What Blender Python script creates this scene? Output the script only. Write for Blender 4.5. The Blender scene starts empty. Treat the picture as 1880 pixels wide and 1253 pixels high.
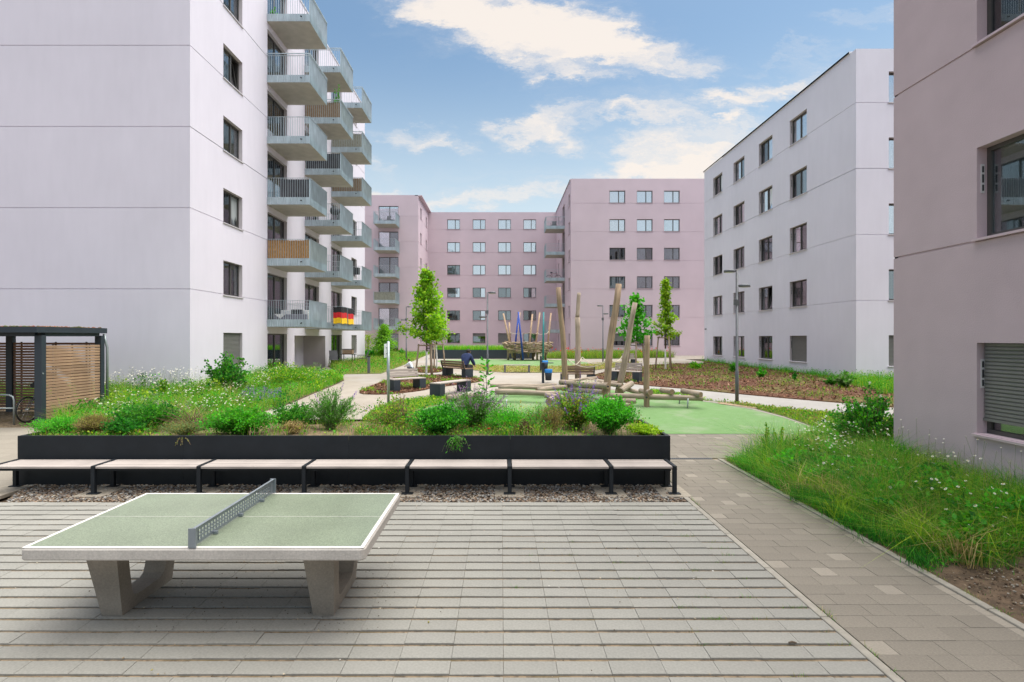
import bpy, bmesh, math, random
import numpy as np
from mathutils import Vector, Matrix

R = math.radians
rng = np.random.default_rng(7)
random.seed(7)
scene = bpy.context.scene
COL = scene.collection

# ------------------------------------------------------------------ camera
CAM_H = 2.43
F = 990.0            # focal length in pixels of the 1880 px wide photograph
HOR, PCX = 621.0, 920.0     # vanishing point of the court's long lines in the photograph
YAW = 0.0
cam_data = bpy.data.cameras.new('camera')
cam_data.sensor_width = 36.0
cam_data.lens = 36.0 * F / 1880.0
cam_data.shift_x = 20.0 / 1880.0
cam_data.shift_y = -5.5 / 1880.0
cam_data.clip_start = 0.05
cam_data.clip_end = 3000.0
cam = bpy.data.objects.new('camera', cam_data)
cam.location = (0, 0, CAM_H)
cam.rotation_euler = (R(90), 0, -YAW)
COL.objects.link(cam)
scene.camera = cam

# ------------------------------------------------------------------ world, sun, exposure
SUN_EL, SUN_AZ = 74.0, 85.0          # azimuth from +Y towards +X
SUN_STR, SKY_STR = 3.7, 0.092
scene.view_settings.view_transform = 'Standard'
scene.view_settings.look = 'None'
scene.view_settings.gamma = 1.0
scene.view_settings.use_curve_mapping = False
scene.view_settings.exposure = 0.86

world = bpy.data.worlds.new('World')
scene.world = world
world.use_nodes = True
wn, wl = world.node_tree.nodes, world.node_tree.links
wn.clear()
w_out = wn.new('ShaderNodeOutputWorld')
w_bg = wn.new('ShaderNodeBackground')
w_bg.inputs['Strength'].default_value = SKY_STR
wl.new(w_bg.outputs[0], w_out.inputs[0])
sky = wn.new('ShaderNodeTexSky')
sky.sky_type = 'NISHITA'
sky.sun_disc = False
sky.sun_elevation = R(SUN_EL)
sky.sun_rotation = R(SUN_AZ)
sky.air_density = 1.0
sky.dust_density = 2.5
sky.ozone_density = 0.7

def wmath(op, a, b=None, clamp=False):
    n = wn.new('ShaderNodeMath'); n.operation = op; n.use_clamp = clamp
    for i, v in enumerate((a, b)):
        if v is None: continue
        if isinstance(v, (int, float)): n.inputs[i].default_value = v
        else: wl.new(v, n.inputs[i])
    return n.outputs[0]

w_tc = wn.new('ShaderNodeTexCoord')
w_sep = wn.new('ShaderNodeSeparateXYZ')
wl.new(w_tc.outputs['Generated'], w_sep.inputs[0])
dx, dy, dz = w_sep.outputs
ydiv = wmath('MAXIMUM', dy, 0.05)
cu, cv = wmath('DIVIDE', dx, ydiv), wmath('DIVIDE', dz, ydiv)
w_uv = wn.new('ShaderNodeCombineXYZ')
wl.new(cu, w_uv.inputs[0]); wl.new(cv, w_uv.inputs[1])
# wispy distortion of the cloud outlines
w_n1 = wn.new('ShaderNodeTexNoise'); w_n1.inputs['Scale'].default_value = 4.0
w_n1.inputs['Detail'].default_value = 9.0; w_n1.inputs['Roughness'].default_value = 0.68
w_map1 = wn.new('ShaderNodeMapping'); w_map1.inputs['Scale'].default_value = (1.0, 2.2, 1.0)
w_map1.inputs['Rotation'].default_value = (0, 0, R(14))
wl.new(w_uv.outputs[0], w_map1.inputs[0]); wl.new(w_map1.outputs[0], w_n1.inputs['Vector'])
w_sub = wn.new('ShaderNodeVectorMath'); w_sub.operation = 'SUBTRACT'
wl.new(w_n1.outputs['Color'], w_sub.inputs[0]); w_sub.inputs[1].default_value = (0.5, 0.5, 0.5)
w_mul = wn.new('ShaderNodeVectorMath'); w_mul.operation = 'MULTIPLY'
wl.new(w_sub.outputs[0], w_mul.inputs[0]); w_mul.inputs[1].default_value = (0.42, 0.20, 0.0)
w_add = wn.new('ShaderNodeVectorMath'); w_add.operation = 'ADD'
wl.new(w_uv.outputs[0], w_add.inputs[0]); wl.new(w_mul.outputs[0], w_add.inputs[1])

CLOUDS = [  # photo x, y, half length, half height, tilt (deg, + is up to the right), weight
    (830, 8, 230, 52, -12, 1.0), (960, 45, 240, 70, -14, 1.05), (1090, 78, 150, 58, -10, 1.0), (940, 100, 150, 34, -24, 0.6), (1075, 148, 95, 18, -6, 0.5),
    (1240, 116, 105, 34, 3, 0.95), (995, 228, 130, 40, 2, 0.95), (770, 248, 140, 28, -13, 0.95),
    (690, 285, 60, 24, -30, 0.7), (1240, 270, 250, 50, 10, 1.0), (1285, 312, 190, 44, 2, 0.95),
    (1190, 219, 115, 17, -5, 0.8), (1318, 221, 46, 15, 15, 0.75), (1410, 163, 190, 34, 11, 0.95),
    (870, 371, 240, 20, 0, 0.95), (700, 352, 100, 18, -3, 0.7), (1470, 105, 120, 20, 7, 0.6), (1600, 36, 130, 24, 6, 0.6),
    (960, 45, 380, 120, -13, 0.5), (1180, 200, 330, 50, 4, 0.4), (860, 340, 420, 50, 0, 0.35), (1300, 290, 300, 60, 6, 0.15), (1420, 160, 260, 40, 10, 0.15)]
tot = None
c_, s_ = math.cos(YAW), math.sin(YAW)
for (px, py, hl, hh, tilt, wt) in CLOUDS:
    a, b = (px - PCX) / F, (HOR - py) / F
    X, Y = s_ + a * c_, c_ - a * s_
    mp = wn.new('ShaderNodeMapping'); mp.vector_type = 'TEXTURE'
    mp.inputs['Location'].default_value = (X / Y, b / Y, 0)
    mp.inputs['Rotation'].default_value = (0, 0, R(tilt))
    mp.inputs['Scale'].default_value = (hl / F, hh / F, 1)
    wl.new(w_add.outputs[0], mp.inputs[0])
    ln = wn.new('ShaderNodeVectorMath'); ln.operation = 'LENGTH'
    wl.new(mp.outputs[0], ln.inputs[0])
    mr = wn.new('ShaderNodeMapRange'); mr.interpolation_type = 'SMOOTHSTEP'
    mr.inputs['From Min'].default_value = 1.25; mr.inputs['From Max'].default_value = 0.1
    mr.inputs['To Min'].default_value = 0.0; mr.inputs['To Max'].default_value = wt
    wl.new(ln.outputs['Value'], mr.inputs[0])
    tot = mr.outputs[0] if tot is None else wmath('ADD', tot, mr.outputs[0])
# fine texture inside the clouds
w_n2 = wn.new('ShaderNodeTexNoise'); w_n2.inputs['Scale'].default_value = 7.0
w_n2.inputs['Detail'].default_value = 10.0; w_n2.inputs['Roughness'].default_value = 0.6
w_map2 = wn.new('ShaderNodeMapping'); w_map2.inputs['Scale'].default_value = (1.0, 3.6, 1.0)
w_map2.inputs['Rotation'].default_value = (0, 0, R(10))
wl.new(w_add.outputs[0], w_map2.inputs[0]); wl.new(w_map2.outputs[0], w_n2.inputs['Vector'])
nz = wmath('MULTIPLY', wmath('SUBTRACT', w_n2.outputs['Fac'], 0.47), 4.2)
front = wmath('ADD', wmath('MULTIPLY', tot, 1.15), wmath('MULTIPLY', nz, wmath('MINIMUM', wmath('ADD', tot, 0.10), 0.8)))
# the rest of the sky carries the same kind of scattered cloud
w_n3 = wn.new('ShaderNodeTexNoise'); w_n3.inputs['Scale'].default_value = 2.6
w_n3.inputs['Detail'].default_value = 4.0; w_n3.inputs['Roughness'].default_value = 0.58
w_map3 = wn.new('ShaderNodeMapping'); w_map3.inputs['Scale'].default_value = (1.0, 1.0, 2.8)
wl.new(w_tc.outputs['Generated'], w_map3.inputs[0]); wl.new(w_map3.outputs[0], w_n3.inputs['Vector'])
rest = wmath('MULTIPLY', wmath('SUBTRACT', w_n3.outputs['Fac'], 0.40), 4.0)
sel = wn.new('ShaderNodeMapRange'); sel.interpolation_type = 'SMOOTHSTEP'
sel.inputs['From Min'].default_value = 0.25; sel.inputs['From Max'].default_value = 0.5
wl.new(dy, sel.inputs[0])
mixd = wn.new('ShaderNodeMix'); mixd.data_type = 'FLOAT'
wl.new(sel.outputs[0], mixd.inputs[0]); wl.new(rest, mixd.inputs[2]); wl.new(front, mixd.inputs[3])
dens = wn.new('ShaderNodeMapRange'); dens.interpolation_type = 'SMOOTHSTEP'
dens.inputs['From Min'].default_value = 0.06; dens.inputs['From Max'].default_value = 2.1
dens.inputs['To Max'].default_value = 0.93
wl.new(mixd.outputs[0], dens.inputs[0])
# clouds
w_cc = wn.new('ShaderNodeMix'); w_cc.data_type = 'RGBA'
wl.new(dens.outputs[0], w_cc.inputs[0])
w_cc.inputs[6].default_value = (4.6, 4.7, 4.9, 1); w_cc.inputs[7].default_value = (6.1, 5.5, 4.95, 1)
w_tint = wn.new('ShaderNodeMix'); w_tint.data_type = 'RGBA'; w_tint.blend_type = 'MULTIPLY'; w_tint.inputs[0].default_value = 1.0
wl.new(sky.outputs[0], w_tint.inputs[6]); w_tint.inputs[7].default_value = (0.84, 1.0, 1.0, 1)
# thin haze low over the horizon, all the way round
hz_f = wn.new('ShaderNodeMapRange'); hz_f.interpolation_type = 'SMOOTHSTEP'
hz_f.inputs['From Min'].default_value = 0.50; hz_f.inputs['From Max'].default_value = 0.10; hz_f.inputs['To Max'].default_value = 0.90
wl.new(dz, hz_f.inputs[0])
w_haze = wn.new('ShaderNodeMix'); w_haze.data_type = 'RGBA'; wl.new(hz_f.outputs[0], w_haze.inputs[0])
wl.new(w_tint.outputs[2], w_haze.inputs[6]); w_haze.inputs[7].default_value = (4.6, 5.3, 5.6, 1)
w_mix = wn.new('ShaderNodeMix'); w_mix.data_type = 'RGBA'
wl.new(dens.outputs[0], w_mix.inputs[0]); wl.new(w_haze.outputs[2], w_mix.inputs[6]); wl.new(w_cc.outputs[2], w_mix.inputs[7])
wl.new(w_mix.outputs[2], w_bg.inputs['Color'])

sun_data = bpy.data.lights.new('sun', 'SUN')
sun_data.energy = SUN_STR
sun_data.angle = R(88)
sun_data.color = (1.0, 0.95, 0.88)
sun = bpy.data.objects.new('sun', sun_data)
d = Vector((math.sin(R(SUN_AZ)) * math.cos(R(SUN_EL)), math.cos(R(SUN_AZ)) * math.cos(R(SUN_EL)), math.sin(R(SUN_EL))))
sun.rotation_euler = d.to_track_quat('Z', 'Y').to_euler()
sun.location = (20, 10, 40)
COL.objects.link(sun)

# ------------------------------------------------------------------ terrain and survey helpers
TY = [-60.0, 10.8, 19.0, 24.0, 50.0, 400.0]
TZ = [0.0, 0.0, 0.50, 0.65, 0.72, 0.72]
def zg(y): return float(np.interp(y, TY, TZ))
def ray(px, py):
    a, b = (px - PCX) / F, (HOR - py) / F
    return (s_ + a * c_, c_ - a * s_, b)
def W(px, py, Y):
    """point seen at (px, py) of the photograph, at world depth Y"""
    r = ray(px, py); t = Y / r[1]
    return (r[0] * t, Y, CAM_H + r[2] * t)
def G(px, py, dz=0.0):
    """survey: the ground point seen at (px, py)"""
    r = ray(px, py); y = 15.0
    for _ in range(60):
        y = 0.5 * y + 0.5 * (-(CAM_H - zg(y) - dz) / r[2] * r[1])
    t = y / r[1]
    return (r[0] * t, y, zg(y) + dz)
def SC(y): return F / y     # photo pixels per metre at depth y

# ------------------------------------------------------------------ mesh helpers
class MB:
    """collects shapes for ONE mesh"""
    def __init__(s): s.v = []; s.f = []; s.m = []; s.n = 0; s.sm = []
    def add(s, v, f, mi=0, smooth=False):
        v = np.asarray(v, float).reshape(-1, 3)
        s.v.append(v)
        for q in f: s.f.append(tuple(int(i) + s.n for i in q)); s.m.append(mi); s.sm.append(smooth)
        s.n += len(v); return s
    def box(s, x0, x1, y0, y1, z0, z1, mi=0):
        v = [(x0,y0,z0),(x1,y0,z0),(x1,y1,z0),(x0,y1,z0),(x0,y0,z1),(x1,y0,z1),(x1,y1,z1),(x0,y1,z1)]
        return s.add(v, [(0,3,2,1),(4,5,6,7),(0,1,5,4),(1,2,6,5),(2,3,7,6),(3,0,4,7)], mi)
    def bar(s, a, b, w, h=None, mi=0, up=(0,0,1)):
        a, b = Vector(a), Vector(b); h = h or w
        d = (b - a).normalized(); u = Vector(up)
        if abs(d.dot(u)) > 0.98: u = Vector((1,0,0))
        sx = d.cross(u).normalized() * (w/2); sz = sx.normalized().cross(d).normalized() * (h/2)
        v = [a-sx-sz, a+sx-sz, a+sx+sz, a-sx+sz, b-sx-sz, b+sx-sz, b+sx+sz, b-sx+sz]
        return s.add([tuple(p) for p in v], [(0,1,2,3),(7,6,5,4),(0,4,5,1),(1,5,6,2),(2,6,7,3),(3,7,4,0)], mi)
    def tube(s, pts, rad, n=8, mi=0, caps=True, smooth=True, wob=0.0, rnd=None):
        pts = [Vector(p) for p in pts]; k = len(pts)
        rad = rad if hasattr(rad, '__len__') else [rad]*k
        vs = []; pu = None
        for i, p in enumerate(pts):
            d = (pts[min(i+1,k-1)] - pts[max(i-1,0)]).normalized()
            if pu is None:
                pu = Vector((0,0,1)) if abs(d.z) < 0.9 else Vector((1,0,0))
            sx = d.cross(pu).normalized(); pu = sx.cross(d).normalized()
            for j in range(n):
                a = 2*math.pi*j/n
                rr = rad[i] * (1 + (wob * (rnd.uniform(-1,1) if rnd else 0)))
                vs.append(tuple(p + (sx*math.cos(a) + pu*math.sin(a))*rr))
        f = [(i*n+j, i*n+(j+1)%n, (i+1)*n+(j+1)%n, (i+1)*n+j) for i in range(k-1) for j in range(n)]
        s.add(vs, f, mi, smooth)
        if caps:
            b0 = s.n - len(vs)
            s.f.append(tuple(b0 + j for j in range(n))[::-1]); s.m.append(mi); s.sm.append(False)
            s.f.append(tuple(b0 + (k-1)*n + j for j in range(n))); s.m.append(mi); s.sm.append(False)
        return s
    def torus(s, c, rad, r, axis='y', n=24, m=6, mi=0):
        vs = []
        for i in range(n):
            a = 2*math.pi*i/n
            for j in range(m):
                b = 2*math.pi*j/m; q = rad + r*math.cos(b); h = r*math.sin(b)
                p = {'y': (q*math.cos(a), h, q*math.sin(a)), 'x': (h, q*math.cos(a), q*math.sin(a)), 'z': (q*math.cos(a), q*math.sin(a), h)}[axis]
                vs.append((c[0]+p[0], c[1]+p[1], c[2]+p[2]))
        f = [(i*m+j, ((i+1)%n)*m+j, ((i+1)%n)*m+(j+1)%m, i*m+(j+1)%m) for i in range(n) for j in range(m)]
        return s.add(vs, f, mi, True)
    def lathe(s, c, prof, n=16, mi=0):
        vs = [(c[0]+r*math.cos(2*math.pi*j/n), c[1]+r*math.sin(2*math.pi*j/n), c[2]+z) for r, z in prof for j in range(n)]
        f = [(i*n+j, i*n+(j+1)%n, (i+1)*n+(j+1)%n, (i+1)*n+j) for i in range(len(prof)-1) for j in range(n)]
        return s.add(vs, f, mi, True)
    def prism(s, poly, z0, z1, mi=0):
        k = len(poly)
        v = [(x, y, z0) for x, y in poly] + [(x, y, z1) for x, y in poly]
        f = [tuple(range(k))[::-1], tuple(range(k, 2*k))] + [(i, (i+1)%k, k+(i+1)%k, k+i) for i in range(k)]
        return s.add(v, f, mi)
    def mesh(s, name, mats, off=(0,0,0), bevel=0.0):
        me = bpy.data.meshes.new(name)
        v = (np.concatenate(s.v) if s.v else np.zeros((0,3))) - np.array(off)
        me.from_pydata(v.tolist(), [], s.f)
        for m in (mats if isinstance(mats, (list, tuple)) else [mats]): me.materials.append(M[m] if isinstance(m, str) else m)
        me.polygons.foreach_set('material_index', s.m)
        me.polygons.foreach_set('use_smooth', s.sm)
        if bevel > 0:
            bm = bmesh.new(); bm.from_mesh(me)
            bmesh.ops.bevel(bm, geom=[e for e in bm.edges if len(e.link_faces) == 2 and e.calc_face_angle(0) > 0.6], offset=bevel, segments=1, affect='EDGES', clamp_overlap=True)
            bm.to_mesh(me); bm.free()
        me.update(); return me

def link(name, data, parent=None, loc=(0,0,0), rot=0.0):
    o = bpy.data.objects.new(name, data); COL.objects.link(o)
    o.location = loc
    o.rotation_euler = rot if hasattr(rot, '__len__') else (0, 0, rot)
    if parent is not None: o.parent = parent
    return o
def tag(o, label=None, cat=None, group=None, kind=None):
    if label: o['label'] = label
    if cat: o['category'] = cat
    if group: o['group'] = group
    if kind: o['kind'] = kind
    return o
def thing(name, label, cat, loc=(0,0,0), rot=0.0, group=None):
    return tag(link(name, None, None, loc, rot), label, cat, group)
def part(name, mb, mats, parent, loc=(0,0,0), rot=0.0, off=(0,0,0), bevel=0.0):
    return link(name, mb.mesh(name, mats, off, bevel), parent, loc, rot)

def arr_mesh(name, v, tris=None, quads=None, mat=None, col=None, smooth=False):
    """fast mesh from numpy arrays; col = per-vertex tint of leaf or blade"""
    me = bpy.data.meshes.new(name)
    v = np.asarray(v, np.float32).reshape(-1, 3)
    nt = 0 if tris is None else len(tris); nq = 0 if quads is None else len(quads)
    idx = np.concatenate([np.asarray(a, np.int32).ravel() for a in (tris, quads) if a is not None and len(a)])
    me.vertices.add(len(v)); me.vertices.foreach_set('co', v.ravel())
    me.loops.add(len(idx)); me.loops.foreach_set('vertex_index', idx)
    me.polygons.add(nt + nq)
    tot_ = np.concatenate([np.full(nt, 3), np.full(nq, 4)]).astype(np.int32)
    st = np.concatenate([[0], np.cumsum(tot_)[:-1]]).astype(np.int32)
    me.polygons.foreach_set('loop_start', st); me.polygons.foreach_set('loop_total', tot_)
    me.polygons.foreach_set('use_smooth', np.full(nt + nq, smooth))
    if col is not None:
        at = me.color_attributes.new('Col', 'FLOAT_COLOR', 'POINT')
        c4 = np.ones((len(v), 4), np.float32); c4[:, :3] = col
        at.data.foreach_set('color', c4.ravel())
    if mat is not None: me.materials.append(M[mat] if isinstance(mat, str) else mat)
    me.update(calc_edges=True); me.validate()
    return me

# ------------------------------------------------------------------ materials
M = {}
def _nt(name):
    m = bpy.data.materials.new(name); m.use_nodes = True
    nt = m.node_tree; b = nt.nodes['Principled BSDF']; M[name] = m
    return m, nt, nt.nodes, nt.links, b
def mat(name, col, rough=0.7, metal=0.0, var=0.12, scale=8.0, bump=0.0, bscale=None, spec=0.5, stretch=None, objrand=0.0, detail=5.0, var2=0.0, scale2=1.0):
    m, nt, N, L, b = _nt(name)
    b.inputs['Roughness'].default_value = rough; b.inputs['Metallic'].default_value = metal
    b.inputs['Specular IOR Level'].default_value = spec
    tc = N.new('ShaderNodeTexCoord'); mp = N.new('ShaderNodeMapping')
    L.new(tc.outputs['Object'], mp.inputs[0])
    if stretch: mp.inputs['Scale'].default_value = stretch
    nz = N.new('ShaderNodeTexNoise'); nz.inputs['Scale'].default_value = scale; nz.inputs['Detail'].default_value = detail
    L.new(mp.outputs[0], nz.inputs['Vector'])
    hsv = N.new('ShaderNodeHueSaturation'); hsv.inputs['Color'].default_value = (*col, 1)
    mr = N.new('ShaderNodeMapRange'); mr.inputs['From Min'].default_value = 0.3; mr.inputs['From Max'].default_value = 0.7
    mr.inputs['To Min'].default_value = 1 - var; mr.inputs['To Max'].default_value = 1 + var
    L.new(nz.outputs['Fac'], mr.inputs[0]); val = mr.outputs[0]
    def mulv(x, y):
        k = N.new('ShaderNodeMath'); k.operation = 'MULTIPLY'; L.new(x, k.inputs[0]); L.new(y, k.inputs[1]); return k.outputs[0]
    if var2:
        n2 = N.new('ShaderNodeTexNoise'); n2.inputs['Scale'].default_value = scale2; n2.inputs['Detail'].default_value = 3
        L.new(tc.outputs['Object'], n2.inputs['Vector'])
        m2 = N.new('ShaderNodeMapRange'); m2.inputs['From Min'].default_value = 0.3; m2.inputs['From Max'].default_value = 0.7
        m2.inputs['To Min'].default_value = 1 - var2; m2.inputs['To Max'].default_value = 1 + var2
        L.new(n2.outputs['Fac'], m2.inputs[0]); val = mulv(val, m2.outputs[0])
    if objrand:
        oi = N.new('ShaderNodeObjectInfo'); m3 = N.new('ShaderNodeMapRange')
        m3.inputs['To Min'].default_value = 1 - objrand; m3.inputs['To Max'].default_value = 1 + objrand
        L.new(oi.outputs['Random'], m3.inputs[0]); val = mulv(val, m3.outputs[0])
    L.new(val, hsv.inputs['Value']); L.new(hsv.outputs[0], b.inputs['Base Color'])
    if bump:
        nb = N.new('ShaderNodeTexNoise'); nb.inputs['Scale'].default_value = bscale or scale*4; nb.inputs['Detail'].default_value = 4
        L.new(mp.outputs[0], nb.inputs['Vector'])
        bp = N.new('ShaderNodeBump'); bp.inputs['Strength'].default_value = bump; bp.inputs['Distance'].default_value = 0.01
        L.new(nb.outputs['Fac'], bp.inputs['Height']); L.new(bp.outputs[0], b.inputs['Normal'])
    return m
def two_tone(name, c1, c2, scale, lo, hi, rough=0.9, bump=0.3, bscale=40, detail=6, c3=None, scale3=2.0):
    m, nt, N, L, b = _nt(name)
    b.inputs['Roughness'].default_value = rough; b.inputs['Specular IOR Level'].default_value = 0.2
    tc = N.new('ShaderNodeTexCoord'); nz = N.new('ShaderNodeTexNoise')
    nz.inputs['Scale'].default_value = scale; nz.inputs['Detail'].default_value = detail; nz.inputs['Roughness'].default_value = 0.65
    L.new(tc.outputs['Object'], nz.inputs['Vector'])
    mr = N.new('ShaderNodeMapRange'); mr.inputs['From Min'].default_value = lo; mr.inputs['From Max'].default_value = hi
    L.new(nz.outputs['Fac'], mr.inputs[0])
    mx = N.new('ShaderNodeMix'); mx.data_type = 'RGBA'
    mx.inputs[6].default_value = (*c1, 1); mx.inputs[7].default_value = (*c2, 1)
    L.new(mr.outputs[0], mx.inputs[0]); out = mx.outputs[2]
    if c3:
        n3 = N.new('ShaderNodeTexNoise'); n3.inputs['Scale'].default_value = scale3; n3.inputs['Detail'].default_value = 4
        L.new(tc.outputs['Object'], n3.inputs['Vector'])
        m3 = N.new('ShaderNodeMapRange'); m3.inputs['From Min'].default_value = 0.5; m3.inputs['From Max'].default_value = 0.7
        L.new(n3.outputs['Fac'], m3.inputs[0])
        x3 = N.new('ShaderNodeMix'); x3.data_type = 'RGBA'; L.new(m3.outputs[0], x3.inputs[0]); L.new(out, x3.inputs[6]); x3.inputs[7].default_value = (*c3, 1)
        out = x3.outputs[2]
    L.new(out, b.inputs['Base Color'])
    nb = N.new('ShaderNodeTexNoise'); nb.inputs['Scale'].default_value = bscale; nb.inputs['Detail'].default_value = 5
    L.new(tc.outputs['Object'], nb.inputs['Vector'])
    bp = N.new('ShaderNodeBump'); bp.inputs['Strength'].default_value = bump; bp.inputs['Distance'].default_value = 0.02
    L.new(nb.outputs['Fac'], bp.inputs['Height']); L.new(bp.outputs[0], b.inputs['Normal'])
    return m
def foliage_mat(name, trans=0.42, rough=0.55):
    m, nt, N, L, b = _nt(name)
    at = N.new('ShaderNodeAttribute'); at.attribute_name = 'Col'
    L.new(at.outputs['Color'], b.inputs['Base Color'])
    b.inputs['Roughness'].default_value = rough; b.inputs['Specular IOR Level'].default_value = 0.08
    ge = N.new('ShaderNodeNewGeometry'); vm = N.new('ShaderNodeVectorMath'); vm.operation = 'MULTIPLY_ADD'
    L.new(ge.outputs['Normal'], vm.inputs[0]); vm.inputs[1].default_value = (0.6, 0.6, 0.6); vm.inputs[2].default_value = (0, 0, 0.55)
    vn = N.new('ShaderNodeVectorMath'); vn.operation = 'NORMALIZE'; L.new(vm.outputs[0], vn.inputs[0])
    if trans > 0: L.new(vn.outputs[0], b.inputs['Normal'])
    tr = N.new('ShaderNodeBsdfTranslucent')
    hs = N.new('ShaderNodeHueSaturation'); hs.inputs['Value'].default_value = 1.5; hs.inputs['Saturation'].default_value = 1.12
    L.new(at.outputs['Color'], hs.inputs['Color']); L.new(hs.outputs[0], tr.inputs['Color'])
    mx = N.new('ShaderNodeMixShader'); mx.inputs[0].default_value = trans
    L.new(b.outputs[0], mx.inputs[1]); L.new(tr.outputs[0], mx.inputs[2])
    L.new(mx.outputs[0], N['Material Output'].inputs['Surface'])
    return m
def glass_mat(name, tint=(0.62, 0.68, 0.68), refl=0.22):
    m, nt, N, L, b = _nt(name)
    N.remove(b)
    t = N.new('ShaderNodeBsdfTransparent'); t.inputs[0].default_value = (*tint, 1)
    g = N.new('ShaderNodeBsdfGlossy'); g.inputs['Roughness'].default_value = 0.015; g.inputs[0].default_value = (0.95, 0.97, 1, 1)
    tc = N.new('ShaderNodeTexCoord'); nz = N.new('ShaderNodeTexNoise'); nz.inputs['Scale'].default_value = 0.4; nz.inputs['Detail'].default_value = 0
    L.new(tc.outputs['Object'], nz.inputs['Vector'])
    bp = N.new('ShaderNodeBump'); bp.inputs['Strength'].default_value = 0.05; bp.inputs['Distance'].default_value = 0.02
    L.new(nz.outputs['Fac'], bp.inputs['Height']); L.new(bp.outputs[0], g.inputs['Normal'])
    lw = N.new('ShaderNodeLayerWeight'); lw.inputs['Blend'].default_value = 0.25
    k = N.new('ShaderNodeMapRange'); k.inputs['To Min'].default_value = refl; k.inputs['To Max'].default_value = 0.9
    L.new(lw.outputs['Fresnel'], k.inputs[0])
    mx = N.new('ShaderNodeMixShader'); L.new(k.outputs[0], mx.inputs[0]); L.new(t.outputs[0], mx.inputs[1]); L.new(g.outputs[0], mx.inputs[2])
    L.new(mx.outputs[0], N['Material Output'].inputs['Surface'])
    return m

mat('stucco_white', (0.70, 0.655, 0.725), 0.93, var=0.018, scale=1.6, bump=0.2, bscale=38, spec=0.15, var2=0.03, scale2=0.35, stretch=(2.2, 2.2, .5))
mat('stucco_grey_white', (0.735, 0.705, 0.775), 0.93, var=0.018, scale=1.6, bump=0.2, bscale=38, spec=0.15, var2=0.04, scale2=0.3, stretch=(2.2, 2.2, .5))
mat('stucco_mauve', (0.525, 0.415, 0.44), 0.93, var=0.03, scale=2.0, bump=0.35, bscale=55, spec=0.2, var2=0.025, scale2=0.5)
mat('stucco_pink', (0.585, 0.47, 0.515), 0.93, var=0.03, scale=0.6, bump=0.1, bscale=30, spec=0.2, var2=0.03, scale2=0.15)
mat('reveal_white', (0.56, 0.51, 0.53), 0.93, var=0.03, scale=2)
mat('coping_metal', (0.62, 0.60, 0.63), 0.5, 0.0, var=0.05)
mat('coping_pink', (0.60, 0.48, 0.53), 0.5, 0.0, var=0.05)
mat('frame_dark', (0.075, 0.070, 0.065), 0.45, 0.1, var=0.06)
mat('sill_white', (0.62, 0.58, 0.60), 0.5, 0.2, var=0.05)
mat('sill_pink', (0.56, 0.44, 0.47), 0.5, 0.2, var=0.05)
mat('room_dark', (0.035, 0.033, 0.032), 0.9, var=0.5, scale=2.5)
mat('room_mauve', (0.16, 0.13, 0.15), 0.9, var=0.4, scale=1.5)
mat('curtain_white', (0.86, 0.87, 0.90), 0.85, var=0.06, scale=6, stretch=(6, 6, 0.3))
mat('curtain_teal', (0.42, 0.55, 0.56), 0.85, var=0.12, scale=6, stretch=(6, 6, 0.3))
mat('curtain_grey', (0.33, 0.35, 0.35), 0.85, var=0.2, scale=6, stretch=(6, 6, 0.3))
mat('shutter_grey', (0.20, 0.195, 0.185), 0.5, 0.3, var=0.06)
mat('galvanised', (0.46, 0.53, 0.56), 0.42, 0.55, var=0.16, scale=3.5, stretch=(1, 1, 0.35), var2=0.1, scale2=1.2)
mat('slab_concrete', (0.42, 0.39, 0.35), 0.9, var=0.1, scale=2.5, bump=0.1)
mat('vent_white', (0.6, 0.58, 0.58), 0.5)
mat('reed_orange', (0.50, 0.28, 0.10), 0.8, var=0.45, scale=14, stretch=(3, 3, 0.6))
mat('reed_brown', (0.34, 0.24, 0.15), 0.8, var=0.4, scale=14, stretch=(3, 3, 0.5))
mat('reed_beige', (0.38, 0.36, 0.29), 0.8, var=0.35, scale=14, stretch=(3, 3, 0.5))
mat('fabric_charcoal', (0.075, 0.075, 0.085), 0.9, var=0.3, scale=3, bump=0.3, bscale=9)
mat('flag_black', (0.012, 0.012, 0.014), 0.7); mat('flag_red', (0.55, 0.01, 0.015), 0.7); mat('flag_gold', (0.85, 0.52, 0.01), 0.7)
mat('slab_grey', (0.262, 0.25, 0.222), 0.9, var=0.10, scale=45, bump=0.25, bscale=140, objrand=0.045, var2=0.10, scale2=0.9, spec=0.2)
mat('slab_brown', (0.21, 0.183, 0.148), 0.88, var=0.13, scale=60, bump=0.3, bscale=160, objrand=0.06, var2=0.10, scale2=0.7, spec=0.3, detail=3)
mat('slab_pale', (0.275, 0.24, 0.195), 0.88, var=0.10, scale=50, bump=0.25, bscale=160, objrand=0.05, spec=0.3)
mat('kerb_concrete', (0.30, 0.27, 0.225), 0.9, var=0.15, scale=9, bump=0.3, bscale=60, objrand=0.06)
two_tone('joint_sand', (0.30, 0.22, 0.14), (0.12, 0.09, 0.06), 14, 0.45, 0.62, bump=0.6, bscale=160, c3=(0.16, 0.12, 0.06), scale3=3.0)
two_tone('soil', (0.17, 0.115, 0.075), (0.07, 0.05, 0.035), 6, 0.38, 0.66, bump=0.8, bscale=60)
two_tone('dry_soil', (0.30, 0.215, 0.135), (0.15, 0.105, 0.065), 6, 0.35, 0.66, bump=0.8, bscale=60, c3=(0.16, 0.20, 0.05), scale3=2.2)
two_tone('lawn', (0.13, 0.19, 0.035), (0.22, 0.20, 0.075), 3.5, 0.42, 0.68, bump=0.8, bscale=80)
two_tone('dry_lawn', (0.30, 0.25, 0.10), (0.15, 0.20, 0.04), 1.6, 0.44, 0.62, bump=0.8, bscale=80)
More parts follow.
